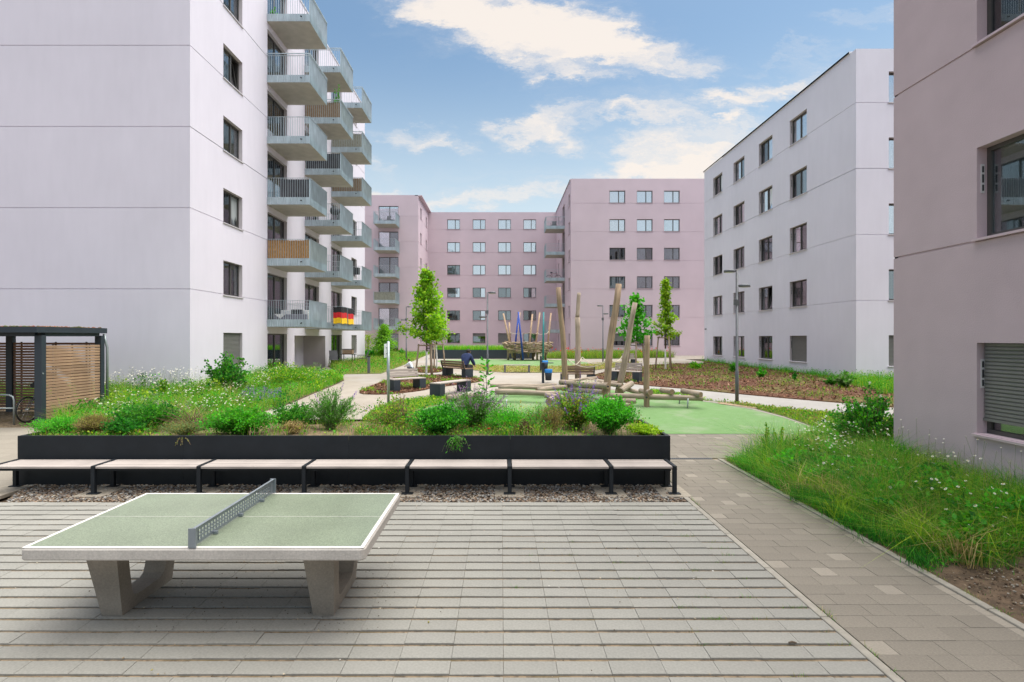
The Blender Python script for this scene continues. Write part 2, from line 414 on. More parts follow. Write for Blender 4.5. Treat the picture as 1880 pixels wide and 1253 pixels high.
two_tone('mulch', (0.185, 0.085, 0.05), (0.085, 0.042, 0.028), 22, 0.38, 0.62, bump=1.0, bscale=70, c3=(0.14, 0.16, 0.04), scale3=0.55)
two_tone('path_concrete', (0.36, 0.315, 0.265), (0.30, 0.26, 0.215), 1.2, 0.35, 0.7, bump=0.12, bscale=150, c3=(0.37, 0.345, 0.315), scale3=0.25)
two_tone('path_grey', (0.36, 0.34, 0.315), (0.31, 0.29, 0.27), 1.6, 0.35, 0.7, bump=0.12, bscale=150)
two_tone('rubber_green', (0.145, 0.255, 0.095), (0.17, 0.285, 0.115), 5, 0.35, 0.7, bump=0.3, bscale=220, c3=(0.225, 0.29, 0.165), scale3=1.6)
two_tone('sand_edge', (0.42, 0.31, 0.20), (0.30, 0.22, 0.14), 9, 0.35, 0.65, bump=0.4)
mat('anthracite', (0.011, 0.014, 0.018), 0.55, 0.0, var=0.12, scale=1.5, var2=0.1, scale2=6, spec=0.3, objrand=0.10)
mat('anthracite_slate', (0.022, 0.032, 0.043), 0.55, 0.0, var=0.1, scale=2)
mat('bench_wood', (0.39, 0.335, 0.30), 0.78, var=0.22, scale=7, stretch=(0.35, 9, 9), bump=0.15, objrand=0.12)
mat('bench_wood_brown', (0.20, 0.13, 0.085), 0.75, var=0.25, scale=7, stretch=(0.35, 9, 9), objrand=0.12)
mat('larch', (0.33, 0.205, 0.125), 0.78, var=0.26, scale=5, stretch=(1.2, 0.4, 11), bump=0.15, objrand=0.2)
mat('larch_dark', (0.22, 0.115, 0.07), 0.8, var=0.26, scale=5, stretch=(0.4, 0.4, 11), objrand=0.15)
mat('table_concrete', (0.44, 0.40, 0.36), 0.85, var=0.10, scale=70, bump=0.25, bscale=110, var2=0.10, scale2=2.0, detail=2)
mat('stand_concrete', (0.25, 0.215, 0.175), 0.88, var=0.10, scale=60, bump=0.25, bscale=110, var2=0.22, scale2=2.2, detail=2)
mat('table_green', (0.20, 0.232, 0.16), 0.33, var=0.3, scale=90, bump=0.06, bscale=150, var2=0.10, scale2=1.6, spec=0.45, detail=2)
mat('table_white', (0.72, 0.68, 0.63), 0.6, var=0.06, scale=30, var2=0.08, scale2=2)
mat('net_steel', (0.27, 0.30, 0.33), 0.45, 0.55, var=0.12, scale=4)
mat('log_weathered', (0.335, 0.265, 0.20), 0.82, var=0.34, scale=5, stretch=(6, 6, 0.3), bump=0.5, bscale=12, var2=0.2, scale2=2.0)
mat('log_warm', (0.30, 0.21, 0.135), 0.82, var=0.34, scale=5, stretch=(6, 6, 0.25), bump=0.5, bscale=12, var2=0.2, scale2=2.0)
mat('log_end', (0.27, 0.18, 0.115), 0.85, var=0.25, scale=18)
mat('nest_wood', (0.36, 0.265, 0.185), 0.85, var=0.3, scale=9, objrand=0.4)
mat('pole_wood', (0.47, 0.32, 0.21), 0.8, var=0.2, scale=6)
mat('pole_blue', (0.012, 0.06, 0.36), 0.5, var=0.1); mat('pole_teal', (0.02, 0.22, 0.23), 0.5, var=0.1)
mat('rope', (0.62, 0.55, 0.42), 0.85, var=0.15, scale=30)
mat('steel_grey', (0.34, 0.38, 0.38), 0.45, 0.6, var=0.1)
mat('lamp_grey', (0.13, 0.135, 0.145), 0.5, 0.4, var=0.08)
mat('lamp_glass', (0.55, 0.55, 0.52), 0.3)
mat('bin_blue', (0.02, 0.22, 0.62), 0.4, var=0.06)
mat('stake_wood', (0.33, 0.245, 0.175), 0.85, var=0.25, scale=8, stretch=(4, 4, 0.5))
mat('strap_black', (0.012, 0.012, 0.012), 0.7)
mat('trunk_white', (0.72, 0.70, 0.68), 0.85, var=0.08, scale=10)
mat('bark', (0.13, 0.095, 0.065), 0.9, var=0.3, scale=14, bump=0.4)
mat('stem_green', (0.12, 0.16, 0.05), 0.8); mat('stem_brown', (0.20, 0.13, 0.075), 0.85, var=0.25)
mat('sign_white', (0.72, 0.74, 0.75), 0.5)
mat('tyre', (0.012, 0.012, 0.012), 0.75); mat('bike_red', (0.30, 0.03, 0.035), 0.4); mat('bike_grey', (0.10, 0.11, 0.12), 0.4, 0.4); mat('chrome', (0.55, 0.56, 0.57), 0.3, 0.9)
mat('skin', (0.48, 0.28, 0.20), 0.6, var=0.04); mat('hoodie_navy', (0.014, 0.026, 0.085), 0.9, var=0.2, scale=12); mat('shorts_dark', (0.03, 0.032, 0.04), 0.9)
mat('hair_dark', (0.02, 0.014, 0.01), 0.7); mat('shirt_white', (0.66, 0.70, 0.78), 0.85); mat('trousers_grey', (0.10, 0.10, 0.11), 0.9); mat('shoe_dark', (0.015, 0.015, 0.018), 0.6); mat('hair_brown', (0.06, 0.035, 0.02), 0.7)
mat('chair_metal', (0.045, 0.047, 0.05), 0.5, 0.3); mat('chair_mesh', (0.09, 0.09, 0.10), 0.8)
mat('sofa_grey', (0.21, 0.21, 0.25), 0.9, var=0.1); mat('cloth_white', (0.72, 0.71, 0.70), 0.9); mat('box_dark', (0.03, 0.03, 0.035), 0.6); mat('pot_clay', (0.30, 0.16, 0.10), 0.85)
mat('crate_wood', (0.30, 0.19, 0.11), 0.8)
mat('pad_concrete', (0.33, 0.285, 0.225), 0.92, var=0.15, scale=12, bump=0.3)
mat('sedum', (0.20, 0.085, 0.045), 0.9, var=0.4, scale=18, bump=0.8)
mat('flower_plain', (0.7, 0.7, 0.7), 0.7)
foliage_mat('foliage'); foliage_mat('petal', 0.25, 0.7); foliage_mat('pebble_mat', 0.0, 0.75); foliage_mat('chip_mat', 0.0, 0.9)
glass_mat('glass'); glass_mat('glass_sky', (0.95, 0.97, 1.0), 0.6); glass_mat('glass_dark', (0.5, 0.5, 0.48), 0.14)

# ------------------------------------------------------------------ ground sheets
def sheet(name, poly, dz, matname, kind='structure', label=None, cat=None, thick=0.0):
    """polygon laid on the terrain, dz above it"""
    bm = bmesh.new()
    vs = [bm.verts.new((x, y, 0)) for x, y in poly]
    f = bm.faces.new(vs)
    if f.normal.z < 0: f.normal_flip()
    bm.normal_update()
    if bm.faces[:][0].normal.z < 0: bmesh.ops.reverse_faces(bm, faces=bm.faces[:])
    for yb in TY[1:-1]:
        bmesh.ops.bisect_plane(bm, geom=bm.verts[:] + bm.edges[:] + bm.faces[:], plane_co=(0, yb, 0), plane_no=(0, 1, 0))
    bmesh.ops.triangulate(bm, faces=bm.faces[:])
    for v in bm.verts: v.co.z = zg(v.co.y) + dz
    if thick:
        ed = [e for e in bm.edges if e.is_boundary]
        r = bmesh.ops.extrude_edge_only(bm, edges=ed)
        for g in r['geom']:
            if isinstance(g, bmesh.types.BMVert): g.co.z -= thick
    me = bpy.data.meshes.new(name); bm.to_mesh(me); bm.free()
    me.materials.append(M[matname])
    o = link(name, me)
    o['kind'] = kind
    if label: o['label'] = label
    if cat: o['category'] = cat
    return o
def gp(pts): return [G(x, y)[:2] for x, y in pts]
def smooth_poly(pts, it=2):
    for _ in range(it):
        q = []
        for i in range(len(pts)):
            a, b = pts[i], pts[(i+1) % len(pts)]
            q += [(a[0]*.75+b[0]*.25, a[1]*.75+b[1]*.25), (a[0]*.25+b[0]*.75, a[1]*.25+b[1]*.75)]
        pts = q
    return pts
def in_poly(x, y, poly):
    p = np.asarray(poly); n = len(p); ins = np.zeros(x.shape, bool); j = n - 1
    for i in range(n):
        c = ((p[i,1] > y) != (p[j,1] > y)) & (x < (p[j,0]-p[i,0])*(y-p[i,1])/(p[j,1]-p[i,1]+1e-12)+p[i,0])
        ins ^= c; j = i
    return ins
def scatter(poly, n, seed=None):
    p = np.asarray(poly); out = np.zeros((0, 2)); r = np.random.default_rng(seed if seed is not None else 1)
    lo, hi = p.min(0), p.max(0)
    while len(out) < n:
        q = r.uniform(lo, hi, (n*2, 2)); q = q[in_poly(q[:,0], q[:,1], poly)]
        out = np.concatenate([out, q])
    return out[:n]
def zga(y): return np.interp(y, TY, TZ)

sheet('ground', [(-400, -60), (400, -60), (400, 400), (-400, 400)], -0.09, 'soil')
# pale concrete court that carries all the paths and beds behind the planter
sheet('court_paving', [(-10.6, 10.8), (2.7, 10.8), (2.7, 12.9), (15.0, 12.9), (15.0, 44.0), (26.0, 44.0), (26.0, 67.2), (-30.0, 67.2), (-30, 44.2), (-10.6, 44.2)], -0.012, 'path_concrete')
# ---- grooved plaza under the table: one slab, one object
PITCH_Y, PITCH_X, X_R, Y_T = 0.196, 0.394, 2.775, 7.985
bed = sheet('paved_plaza', [(-12, -6), (2.78, -6), (2.78, 8.0), (-12, 8.0)], -0.014, 'joint_sand')
def slab_mesh(name, w, l, h, mats, ch=0.004):
    mb = MB(); a, b = w/2, l/2
    v = [(-a,-b,-h),(a,-b,-h),(a,b,-h),(-a,b,-h),(-a,-b,-ch),(a,-b,-ch),(a,b,-ch),(-a,b,-ch),(-a+ch,-b+ch,0),(a-ch,-b+ch,0),(a-ch,b-ch,0),(-a+ch,b-ch,0)]
    f = [(0,1,5,4),(1,2,6,5),(2,3,7,6),(3,0,4,7),(4,5,9,8),(5,6,10,9),(6,7,11,10),(7,4,8,11),(8,9,10,11)]
    mb.add(v, f); return mb.mesh(name, mats)
sm = slab_mesh('paving_slab', PITCH_X-0.002, PITCH_Y-0.038, 0.05, 'slab_grey', 0.0025)
rest = MB(); cand = []
r1 = random.Random(3)
for j in range(46):
    y = Y_T - 0.085 - j*PITCH_Y
    for i in range(38):
        x = X_R - PITCH_X/2 - i*PITCH_X
        cand.append((x, y))
def seen(x, y):
    # share of the picture a slab takes up
    if y < 3.6 or abs(x - 0.02*y) > y*0.97 + 0.1: return 0
    if (-3.75 < x < -1.15) and y > 5.75 and (x+2.45) < 0.4*(y-5.8): pass
    return 1.0/y**3
cand.sort(key=lambda c: -seen(*c))
for k, (x, y) in enumerate(cand):
    z = r1.uniform(-0.003, 0.003)
    if k < 296:
        link('paving_slab', sm, bed, (x, y, z), (r1.uniform(-.006,.006), r1.uniform(-.004,.004), r1.uniform(-.004,.004)))
    else:
        a, b = (PITCH_X-0.002)/2, (PITCH_Y-0.038)/2
        rest.box(x-a, x+a, y-b, y+b, z-0.05, z)
o = part('paving_slab', rest, 'slab_grey', bed); o['kind'] = 'stuff'

# ---- brown footpath along the right, running on to the playground
bedp = sheet('footpath', [(2.86, -6), (4.33, -6), (4.33, 10.8), (9.0, 10.8), (9.0, 12.95), (2.7, 12.95), (2.7, 10.8), (2.86, 10.8)], -0.016, 'joint_sand')
pm = {w: slab_mesh('paving_slab', w-0.003, 0.193, 0.05, 'slab_brown', 0.002) for w in (0.196, 0.392, 0.29)}
pmp = slab_mesh('paving_slab', 0.191, 0.191, 0.05, 'slab_pale', 0.003)
r2 = random.Random(5)
def slab_row(parent, y, x0, x1, n_off, tilt=0.0, jitter=0.0):
    x = x0; k = 0; pale_at = 1 + n_off % 3
    seq = [[.392,.392,.196,.392], [.196,.392,.392,.392], [.392,.196,.392,.392], [.29,.392,.392,.29]][n_off % 4]
    while x < x1 - 0.05:
        w = seq[k % len(seq)]
        if x + w > x1 + 0.02: w = 0.196
        me = pm[w]
        if w == .196 and r2.random() < 0.6: me = pmp
        o_ = link('paving_slab', me, parent, (x + w/2, y, zg(y) + r2.uniform(-.002, .002)), (tilt, r2.uniform(-.003,.003), r2.uniform(-.003,.003)))
        x += w; k += 1
for j in range(36):
    slab_row(bedp, 10.7 - j*0.196, 2.87, 4.33, j)
TILT = math.atan(0.5/8.2)
for j in range(10):
    slab_row(bedp, 11.0 + j*0.196, 2.82, 6.9 if j > 2 else 5.4, j, TILT)
# kerbs, a stone a metre
km = slab_mesh('kerb_stone', 0.076, 0.99, 0.12, 'kerb_concrete', 0.006)
k1 = sheet('kerb', [(2.785, -6), (2.855, -6), (2.855, 10.7), (2.785, 10.7)], -0.05, 'joint_sand')
for j in range(10): link('kerb_stone', km, k1, (2.82, 2.2 + j*1.0 - 0.0, 0.004))
k2 = sheet('kerb', [(4.33, -6), (4.41, -6), (4.41, 10.7), (4.33, 10.7)], -0.05, 'joint_sand')
for j in range(10): link('kerb_stone', km, k2, (4.37, 1.3 + j*1.0, 0.022), (0, 0, random.uniform(-.006, .006)))
kx = slab_mesh('kerb_stone', 0.99, 0.06, 0.12, 'kerb_concrete', 0.006)
k3 = sheet('kerb', [(4.33, 10.72), (7.0, 10.72), (7.0, 10.79), (4.33, 10.79)], -0.05, 'joint_sand')
for j in range(2): link('kerb_stone', kx, k3, (4.9 + j, 10.755, 0.012))
# drain channel across the footpath
dr = thing('drain_channel', 'dark slotted drain channel across the brown footpath beside the long planter', 'drain', (3.75, 10.86, 0.0))
mb = MB().box(-.5, .5, -.07, .07, -.08, -.01); part('channel', mb, 'anthracite', dr)
for i in range(25):
    link('grate_bar', (bar_me if i else (bar_me := MB().box(-.011, .011, -.062, .062, -.012, .006).mesh('grate_bar', 'lamp_grey'))), dr, (-.48 + i*.04, 0, 0))

# ---- paving in front of the bicycle shelter (left)
bedl = sheet('shelter_paving', [(-16, 8.0), (-8.0, 8.0), (-8.0, 13.4), (-9.5, 13.6), (-11.6, 13.7), (-11.6, 17.0), (-16.5, 17.0)], -0.014, 'joint_sand')
lm = slab_mesh('paving_slab', 0.595, 0.395, 0.05, 'slab_pale', 0.003)
for j in range(14):
    yy = 8.2 + j*0.4
    tl = 0 if yy < 10.8 else TILT
    for i in range(10):
        xx = -8.35 - i*0.6 - (0.3 if j % 2 else 0)
        if xx < -8.1 and abs(xx) < yy*0.96 + 0.6: link('paving_slab', lm, bedl, (xx, yy, zg(yy)), (tl, 0, 0))

# ---- pebble strip under the long bench
strip = [(-7.35, 8.0), (2.76, 8.0), (2.76, 8.93), (-7.9, 8.93)]
sheet('pebble_bed', strip, -0.03, 'soil')
def pebbles(poly, n, zf, smin, smax, seed, pal):
    r = np.random.default_rng(seed); p = scatter(poly, n, seed)
    t = (1+5**.5)/2
    iv = np.array([(-1,t,0),(1,t,0),(-1,-t,0),(1,-t,0),(0,-1,t),(0,1,t),(0,-1,-t),(0,1,-t),(t,0,-1),(t,0,1),(-t,0,-1),(-t,0,1)], float); iv /= np.linalg.norm(iv[0])
    it = np.array([(0,11,5),(0,5,1),(0,1,7),(0,7,10),(0,10,11),(1,5,9),(5,11,4),(11,10,2),(10,7,6),(7,1,8),(3,9,4),(3,4,2),(3,2,6),(3,6,8),(3,8,9),(4,9,5),(2,4,11),(6,2,10),(8,6,7),(9,8,1)])
    sc = r.uniform(smin, smax, (n,1,1)) * np.stack([r.uniform(.8,1.3,n), r.uniform(.7,1.1,n), r.uniform(.45,.8,n)], 1)[:,None,:]
    v = iv[None]*r.uniform(.8,1.15,(n,12,1))*sc
    a = r.uniform(0, 6.28, n); c, s = np.cos(a)[:,None], np.sin(a)[:,None]
    v = np.stack([v[:,:,0]*c - v[:,:,1]*s, v[:,:,0]*s + v[:,:,1]*c, v[:,:,2]], 2)
    v[:,:,0] += p[:,0:1]; v[:,:,1] += p[:,1:2]; v[:,:,2] += (zf(p) + r.uniform(-.008,.02,n))[:,None]
    col = np.asarray(pal)[r.integers(0, len(pal), n)]*r.uniform(.75,1.2,(n,1))
    tri = (it[None] + (np.arange(n)*12)[:,None,None]).reshape(-1,3)
    return v.reshape(-1,3), tri, np.repeat(col, 12, 0)
v, t_, c3_ = pebbles(strip, 14000, lambda p: p[:,0]*0-.012, .009, .024, 4, [(.28,.21,.15),(.34,.29,.23),(.19,.14,.10),(.38,.36,.33),(.14,.115,.10),(.27,.19,.135),(.22,.21,.20)])
tag(link('pebbles', arr_mesh('pebbles', v, t_, None, 'pebble_mat', c3_, False)), 'loose brown pebbles strewn under the long slatted bench', 'pebbles', kind='stuff')

# ---- beds and surfaces of the court
green1 = gp([(1160,797),(1330,797),(1502,797),(1505,790),(1440,768),(1380,752),(1310,740),(1240,731),(1190,727)]) + gp([(1120,716),(1040,712),(960,715),(900,722),(835,737),(769,752),(700,775)]) + [(-2.2, 12.9)]
sheet('playground_surface', green1, 0.0, 'rubber_green')
sheet('playground_border', gp([(1502,797),(1510,790),(1440,765.5),(1380,749.5),(1310,738),(1240,729.5),(1240,731),(1310,740),(1380,752),(1440,768),(1505,790)]), 0.004, 'kerb_concrete')
green2 = gp([(793,661.5),(870,660),(1000,660),(1060,663),(1090,668),(1040,673),(960,673.5),(880,671),(820,668.5)])
sheet('playground_surface', smooth_poly(green2, 2), 0.0, 'rubber_green')
drygrass = gp([(806,668.5),(880,671.5),(960,674),(1040,673.5),(1095,668),(1180,665),(1150,672),(1095,680),(1035,684.5),(960,684.5),(900,683),(860,679),(820,673)])
sheet('dry_lawn', smooth_poly(drygrass, 1), 0.01, 'dry_lawn')
lawn1 = gp([(692,748),(740,735),(800,729),(850,728.5),(880,728),(835,737),(769,752),(705,775),(660,775)])
sheet('lawn', smooth_poly(lawn1, 1), 0.008, 'lawn')
mulch1 = smooth_poly(gp([(648,723),(690,707),(711,698),(745,691),(790,689),(840,690.5),(890,697),(884,701),(840,707),(795,712),(778,717),(740,722),(700,725)]), 2)
sheet('mulch_bed', mulch1, 0.02, 'mulch', thick=0.04)
mulch2 = smooth_poly(gp([(758,680),(765,676),(785,674),(808,675),(815,680),(808,684),(785,685),(765,684)]), 2)
sheet('mulch_bed', mulch2, 0.02, 'mulch', thick=0.04)
mulch3 = gp([(1086,690),(1110,684),(1150,678),(1193,671),(1240,668.5),(1291,668)]) + [(15.34, 40.7), (15.34, 23.3), (22, 23.3), (22, 14.6)] + gp([(1640,748),(1559,741),(1440,731),(1340,722),(1260,714),(1195,709),(1140,702),(1100,696)])
sheet('mulch_bed', mulch3, 0.02, 'mulch', thick=0.04)
# grey path and lawn between playground and the mulch bed
gpath = gp([(1120,703),(1195,709.5),(1340,722.5),(1440,732),(1559,742),(1640,750),(1640,768),(1510,757),(1400,746),(1300,735),(1195,722),(1120,714)])
sheet('grey_path', gpath, -0.004, 'path_grey')
lawn2 = gp([(1240,729),(1300,736),(1400,747),(1510,758),(1640,769),(1640,800),(1512,796),(1510,789),(1440,765),(1380,749),(1310,737.5)])
sheet('lawn', lawn2, 0.008, 'lawn')
lawn2b = gp([(1195,716),(1240,722),(1300,735.5),(1310,738),(1240,729.5),(1190,725)])
sheet('lawn', lawn2b, 0.01, 'lawn')
sandp = smooth_poly(gp([(1310,741),(1340,738),(1400,744),(1425,750),(1400,753),(1350,746)]), 1)
sheet('bare_sand', sandp, 0.014, 'sand_edge')
# left: meadow bed along the left building
meadowL = [(-11.5, 13.75), (-8.02, 11.0)] + gp([(440,772),(480,757),(530,742),(575,723),(612,708),(632,698.5),(625,694),(590,690)]) + [(-10.92, 25.0), (-10.92, 18.93), (-25, 18.93), (-25, 16.9), (-11.6, 16.9)]
sheet('meadow_bed', meadowL, 0.015, 'soil', thick=0.04)
terrace = gp([(560,692),(600,680),(650,669),(700,660)])
meadowL2 = gp([(622,687.5),(700,686),(740,671),(785,652),(793,648)]) + [(-9.2, 57.5), (-16, 59.4), (-16, 44.0), (-10.92, 43.2), (-10.9, 34.0)]
sheet('meadow_bed', meadowL2, 0.015, 'lawn', thick=0.04)
# back planting strips
stripB = [(3.2, 45.2), (6.9, 53.1), (15.34, 53.1), (15.34, 47.5), (9.5, 45.0), (6.5, 44.5)]
sheet('meadow_bed', stripB, 0.015, 'lawn')
# right meadow: rises from the kerb to the wall of the mauve building
def zr(x, y):
    return np.clip((x-4.41)/2.5, 0, 1.2)*0.23 + np.interp(y, TY, TZ)*0.8
bmv = []; bmf = []
NX, NY = 10, 30
for j in range(NY+1):
    for i in range(NX+1):
        x = 4.41 + 2.55*i/NX; y = 1.0 + (10.72-1.0)*j/NY
        bmv.append((x, y, float(zr(x, y)) + 0.012 + (random.uniform(-.02,.02) if 0 < i else 0)))
for j in range(NY):
    for i in range(NX):
        a = j*(NX+1)+i; bmf.append((a, a+1, a+NX+2, a+NX+1))
me = bpy.data.meshes.new('meadow_bed'); me.from_pydata(bmv, [], bmf); me.materials.append(M['soil']); me.update()
tag(link('meadow_bed', me), kind='structure')
meadowR = [(4.43, 3.0), (6.93, 3.0), (6.93, 10.7), (4.43, 10.7)]
meadowR2 = [(6.9, 9.6), (14.0, 9.6), (14.0, 13.2), (7.6, 13.2), (6.1, 11.6), (5.2, 10.8)]
sheet('meadow_bed', meadowR2, 0.012, 'soil')

# ------------------------------------------------------------------ buildings
def facade(parent, name, origin, rot, width, z0, z1, holes, grooves, mats, reveal=0.2, gd=0.018, gh=0.03):
    """wall with window openings, reveals and recessed render joints. holes: (u0,u1,z0,z1) ; mats: (wall, reveal)"""
    us = sorted({0.0, width, *[h[0] for h in holes], *[h[1] for h in holes]})
    zs = sorted({z0, z1, *[h[2] for h in holes], *[h[3] for h in holes], *[g for g in grooves], *[g+gh for g in grooves]})
    mb = MB()
    for a, b in zip(zs[:-1], zs[1:]):
        zc = (a+b)/2; gr = any(g - 1e-6 <= a and b <= g + gh + 1e-6 for g in grooves)
        for u, w in zip(us[:-1], us[1:]):
            uc = (u+w)/2
            if any(h[0] < uc < h[1] and h[2] < zc < h[3] for h in holes): continue
            y = gd if gr else 0.0
            mb.add([(u,y,a),(w,y,a),(w,y,b),(u,y,b)], [(0,1,2,3)], 0)
            if gr:
                mb.add([(u,0,a),(w,0,a),(w,gd,a),(u,gd,a)], [(0,1,2,3)], 0)
                mb.add([(u,gd,b),(w,gd,b),(w,0,b),(u,0,b)], [(0,1,2,3)], 0)
    for h in holes:
        u0, u1, a, b = h[:4]; d = h[4] if len(h) > 4 else reveal
        mb.add([(u0,0,a),(u1,0,a),(u1,d,a),(u0,d,a)], [(0,1,2,3)], 1)
        mb.add([(u0,d,b),(u1,d,b),(u1,0,b),(u0,0,b)], [(0,1,2,3)], 1)
        mb.add([(u0,d,a),(u0,d,b),(u0,0,b),(u0,0,a)], [(0,1,2,3)], 1)
        mb.add([(u1,0,a),(u1,0,b),(u1,d,b),(u1,d,a)], [(0,1,2,3)], 1)
    return link(name, mb.mesh(name, list(mats)), parent, origin, rot)

_cache = {}
def cached(key, fn):
    if key not in _cache: _cache[key] = fn()
    return _cache[key]
def m_frame(w, h, split, d0=.15, d1=.205, t=.06):
    mb = MB().box(0,t,d0,d1,0,h).box(w-t,w,d0,d1,0,h).box(t,w-t,d0,d1,0,t).box(t,w-t,d0,d1,h-t,h)
    if split: mb.box(w*split-.04, w*split+.04, d0-.004, d1, t, h-t)
    return mb.mesh('window', 'frame_dark')
def m_sash(w, h, t=.05):
    return MB().box(0,t,0,.04,0,h).box(w-t,w,0,.04,0,h).box(t,w-t,0,.04,0,t).box(t,w-t,0,.04,h-t,h).mesh('sash', 'frame_dark')
def m_pane(w, h, g): return MB().box(0,w,0,.012,0,h).mesh('pane', g)
def m_sill(w, m_): 
    return MB().box(-.04, w+.04, -.05, .15, -.045, -.012).mesh('sill', m_)
def m_curtain(w, h, m_, folds):
    n = max(8, int(folds*w)); xs = np.linspace(0, w, n+1)
    v = []; f = []
    for i, x in enumerate(xs):
        y = .02*math.sin(i*2.4) + .012*math.sin(i*5.1)
        v += [(x, y, 0), (x, y, h)]
    for i in range(n): f.append((2*i, 2*i+2, 2*i+3, 2*i+1))
    return MB().add(v, f, 0, True).mesh('curtain', m_)
def m_shutter(w, h):
    n = max(4, int(round(h/.055))); mb = MB(); v = []; f = []
    for i in range(n):
        a = i*h/n; b = (i+1)*h/n; m_ = a + (b-a)*.85
        v += [(0,.006,a),(w,.006,a),(0,-.006,a+(b-a)*.3),(w,-.006,a+(b-a)*.3),(0,-.004,m_),(w,-.004,m_),(0,.01,b),(w,.01,b)]
        k = i*8
        f += [(k,k+1,k+3,k+2),(k+2,k+3,k+5,k+4),(k+4,k+5,k+7,k+6)]
    mb.add(v, f); mb.box(-.02, w+.02, -.012, .016, -.04, 0)
    return mb.mesh('roller_shutter', 'shutter_grey')
def window(parent, loc, rot, w, h, sill='sill_white', split=.56, style='dark', style2=None, shutter=0.0, tilt=False, vent=False):
    """style: what is seen behind the left / right pane"""
    fr = link('window', cached(('f', w, h, split), lambda: m_frame(w, h, split)), parent, loc, rot)
    if sill: link('sill', cached(('s', w, sill), lambda: m_sill(w, sill)), fr)
    spans = [(.06, w*split-.04), (w*split+.04, w-.06)] if split else [(.06, w-.06)]
    st = [style, style2 or style]
    for i, (a, b) in enumerate(spans):
        s = st[i]
        gl = 'glass_sky' if s in ('sky', 'skyc') else ('glass_dark' if s == 'dark' else 'glass')
        pw, ph = round(b-a, 3), round(h-.12, 3)
        if tilt and i == 1:
            sa = link('sash', cached(('sa', pw, ph), lambda: m_sash(pw, ph)), fr, (a, .17, .06), (R(-9), 0, 0))
            link('pane', cached(('p', pw, ph, gl), lambda: m_pane(pw, ph, gl)), fr, (a, .185, .06), (R(-9), 0, 0))
        else:
            link('pane', cached(('p', pw, ph, gl), lambda: m_pane(pw, ph, gl)), fr, (a, .178, .06))
        cm = {'skyc': 'curtain_white', 'white': 'curtain_white', 'teal': 'curtain_teal', 'grey': 'curtain_grey', 'sky': None, 'dark': None, 'mauve': None}[s]  # white curtain behind sky glass is added to brighten the reflected sky
        if cm:
            link('curtain', cached(('c', pw, ph, cm), lambda: m_curtain(pw, ph, cm, 22)), fr, (a, .235, .06))
    rm = 'room_mauve' if style == 'mauve' else 'room_dark'
    link('interior', cached(('r', w, h, rm), lambda: MB().add([(0,.22,0),(w,.22,0),(w,.22,h),(0,.22,h),(0,.9,0),(w,.9,0),(w,.9,h),(0,.9,h)], [(4,5,6,7),(0,1,5,4),(7,6,2,3),(0,4,7,3),(1,2,6,5)]).mesh('interior', rm)), fr)
    if shutter > 0:
        sh = round(h*shutter, 3)
        link('roller_shutter', cached(('sh', w, sh), lambda: m_shutter(w-.04, sh)), fr, (.02, .10, h-sh))
    if vent:
        link('vent', cached('vent', lambda: MB().box(0,.012,0,.05,0,.42).box(.012,.016,.012,.038,.03,.12,1).box(.012,.016,.012,.038,.15,.27,1).box(.012,.016,.012,.038,.30,.39,1).mesh('vent', ['vent_white', 'box_dark'])), fr, (0 if vent == 'l' else w, .055, h*.5), (0, 0, 0 if vent == 'l' else math.pi), )
    return fr
def balcony_meshes(w, p, extra):
    def rails():
        mb = MB(); t = .008; dd = .042; H = 1.24
        nb = int(round(w/.11)); npj = int(round(p/.11))
        for i in range(nb+1):
            x = i*w/nb; mb.box(x-t/2, x+t/2, -p-dd, -p, .0, H)
        for sx, x0, x1 in ((0, -dd, 0), (1, w, w+dd)):
            for i in range(npj):
                y = -p + i*p/npj; mb.box(x0, x1, y-t/2, y+t/2, .0, H)
        for z, hh in [(H, .012)] + ([(H+.09, .03)] if extra else []):
            mb.box(-dd-.004, w+dd+.004, -p-dd-.004, -p+.004, z, z+hh).box(-dd-.004, .004, -p+.004, -.01, z, z+hh).box(w-.004, w+dd+.004, -p+.004, -.01, z, z+hh)
        if extra:
            for x in (-.02, w*.33, w*.66, w+.02): mb.box(x-.012, x+.012, -p-.035, -p-.012, H, H+.09)
            for y in (-p*.5, -.05):
                mb.box(-.035, -.012, y-.012, y+.012, H, H+.09).box(w+.012, w+.035, y-.012, y+.012, H, H+.09)
        return mb.mesh('railing', 'galvanised')
    def fascia():
        mb = MB().box(-.003, w+.003, -p-.006, -p+.002, .02, .36).box(-.006, .002, -p+.002, 0, .02, .36).box(w-.002, w+.006, -p+.002, 0, .02, .36)
        return mb.mesh('fascia', 'galvanised')
    slab = cached(('bs', w, p), lambda: MB().box(.004, w-.004, -p+.004, 0, 0, .19).mesh('balcony', 'slab_concrete'))
    return slab, cached(('br', w, p, extra), rails), cached(('bf', w, p), fascia)
def balcony(parent, loc, rot, w, p, extra=False):
    s, r, f = balcony_meshes(w, p, extra)
    b = link('balcony', s, parent, loc, rot)
    link('railing', r, b); link('fascia', f, b)
    link('drain_spout', cached('spout', lambda: MB().tube([(0,0,0),(-.10,0,-.03)], .03, 8).mesh('drain_spout', 'box_dark')), b, (-.05, -p+.35, .2))
    return b
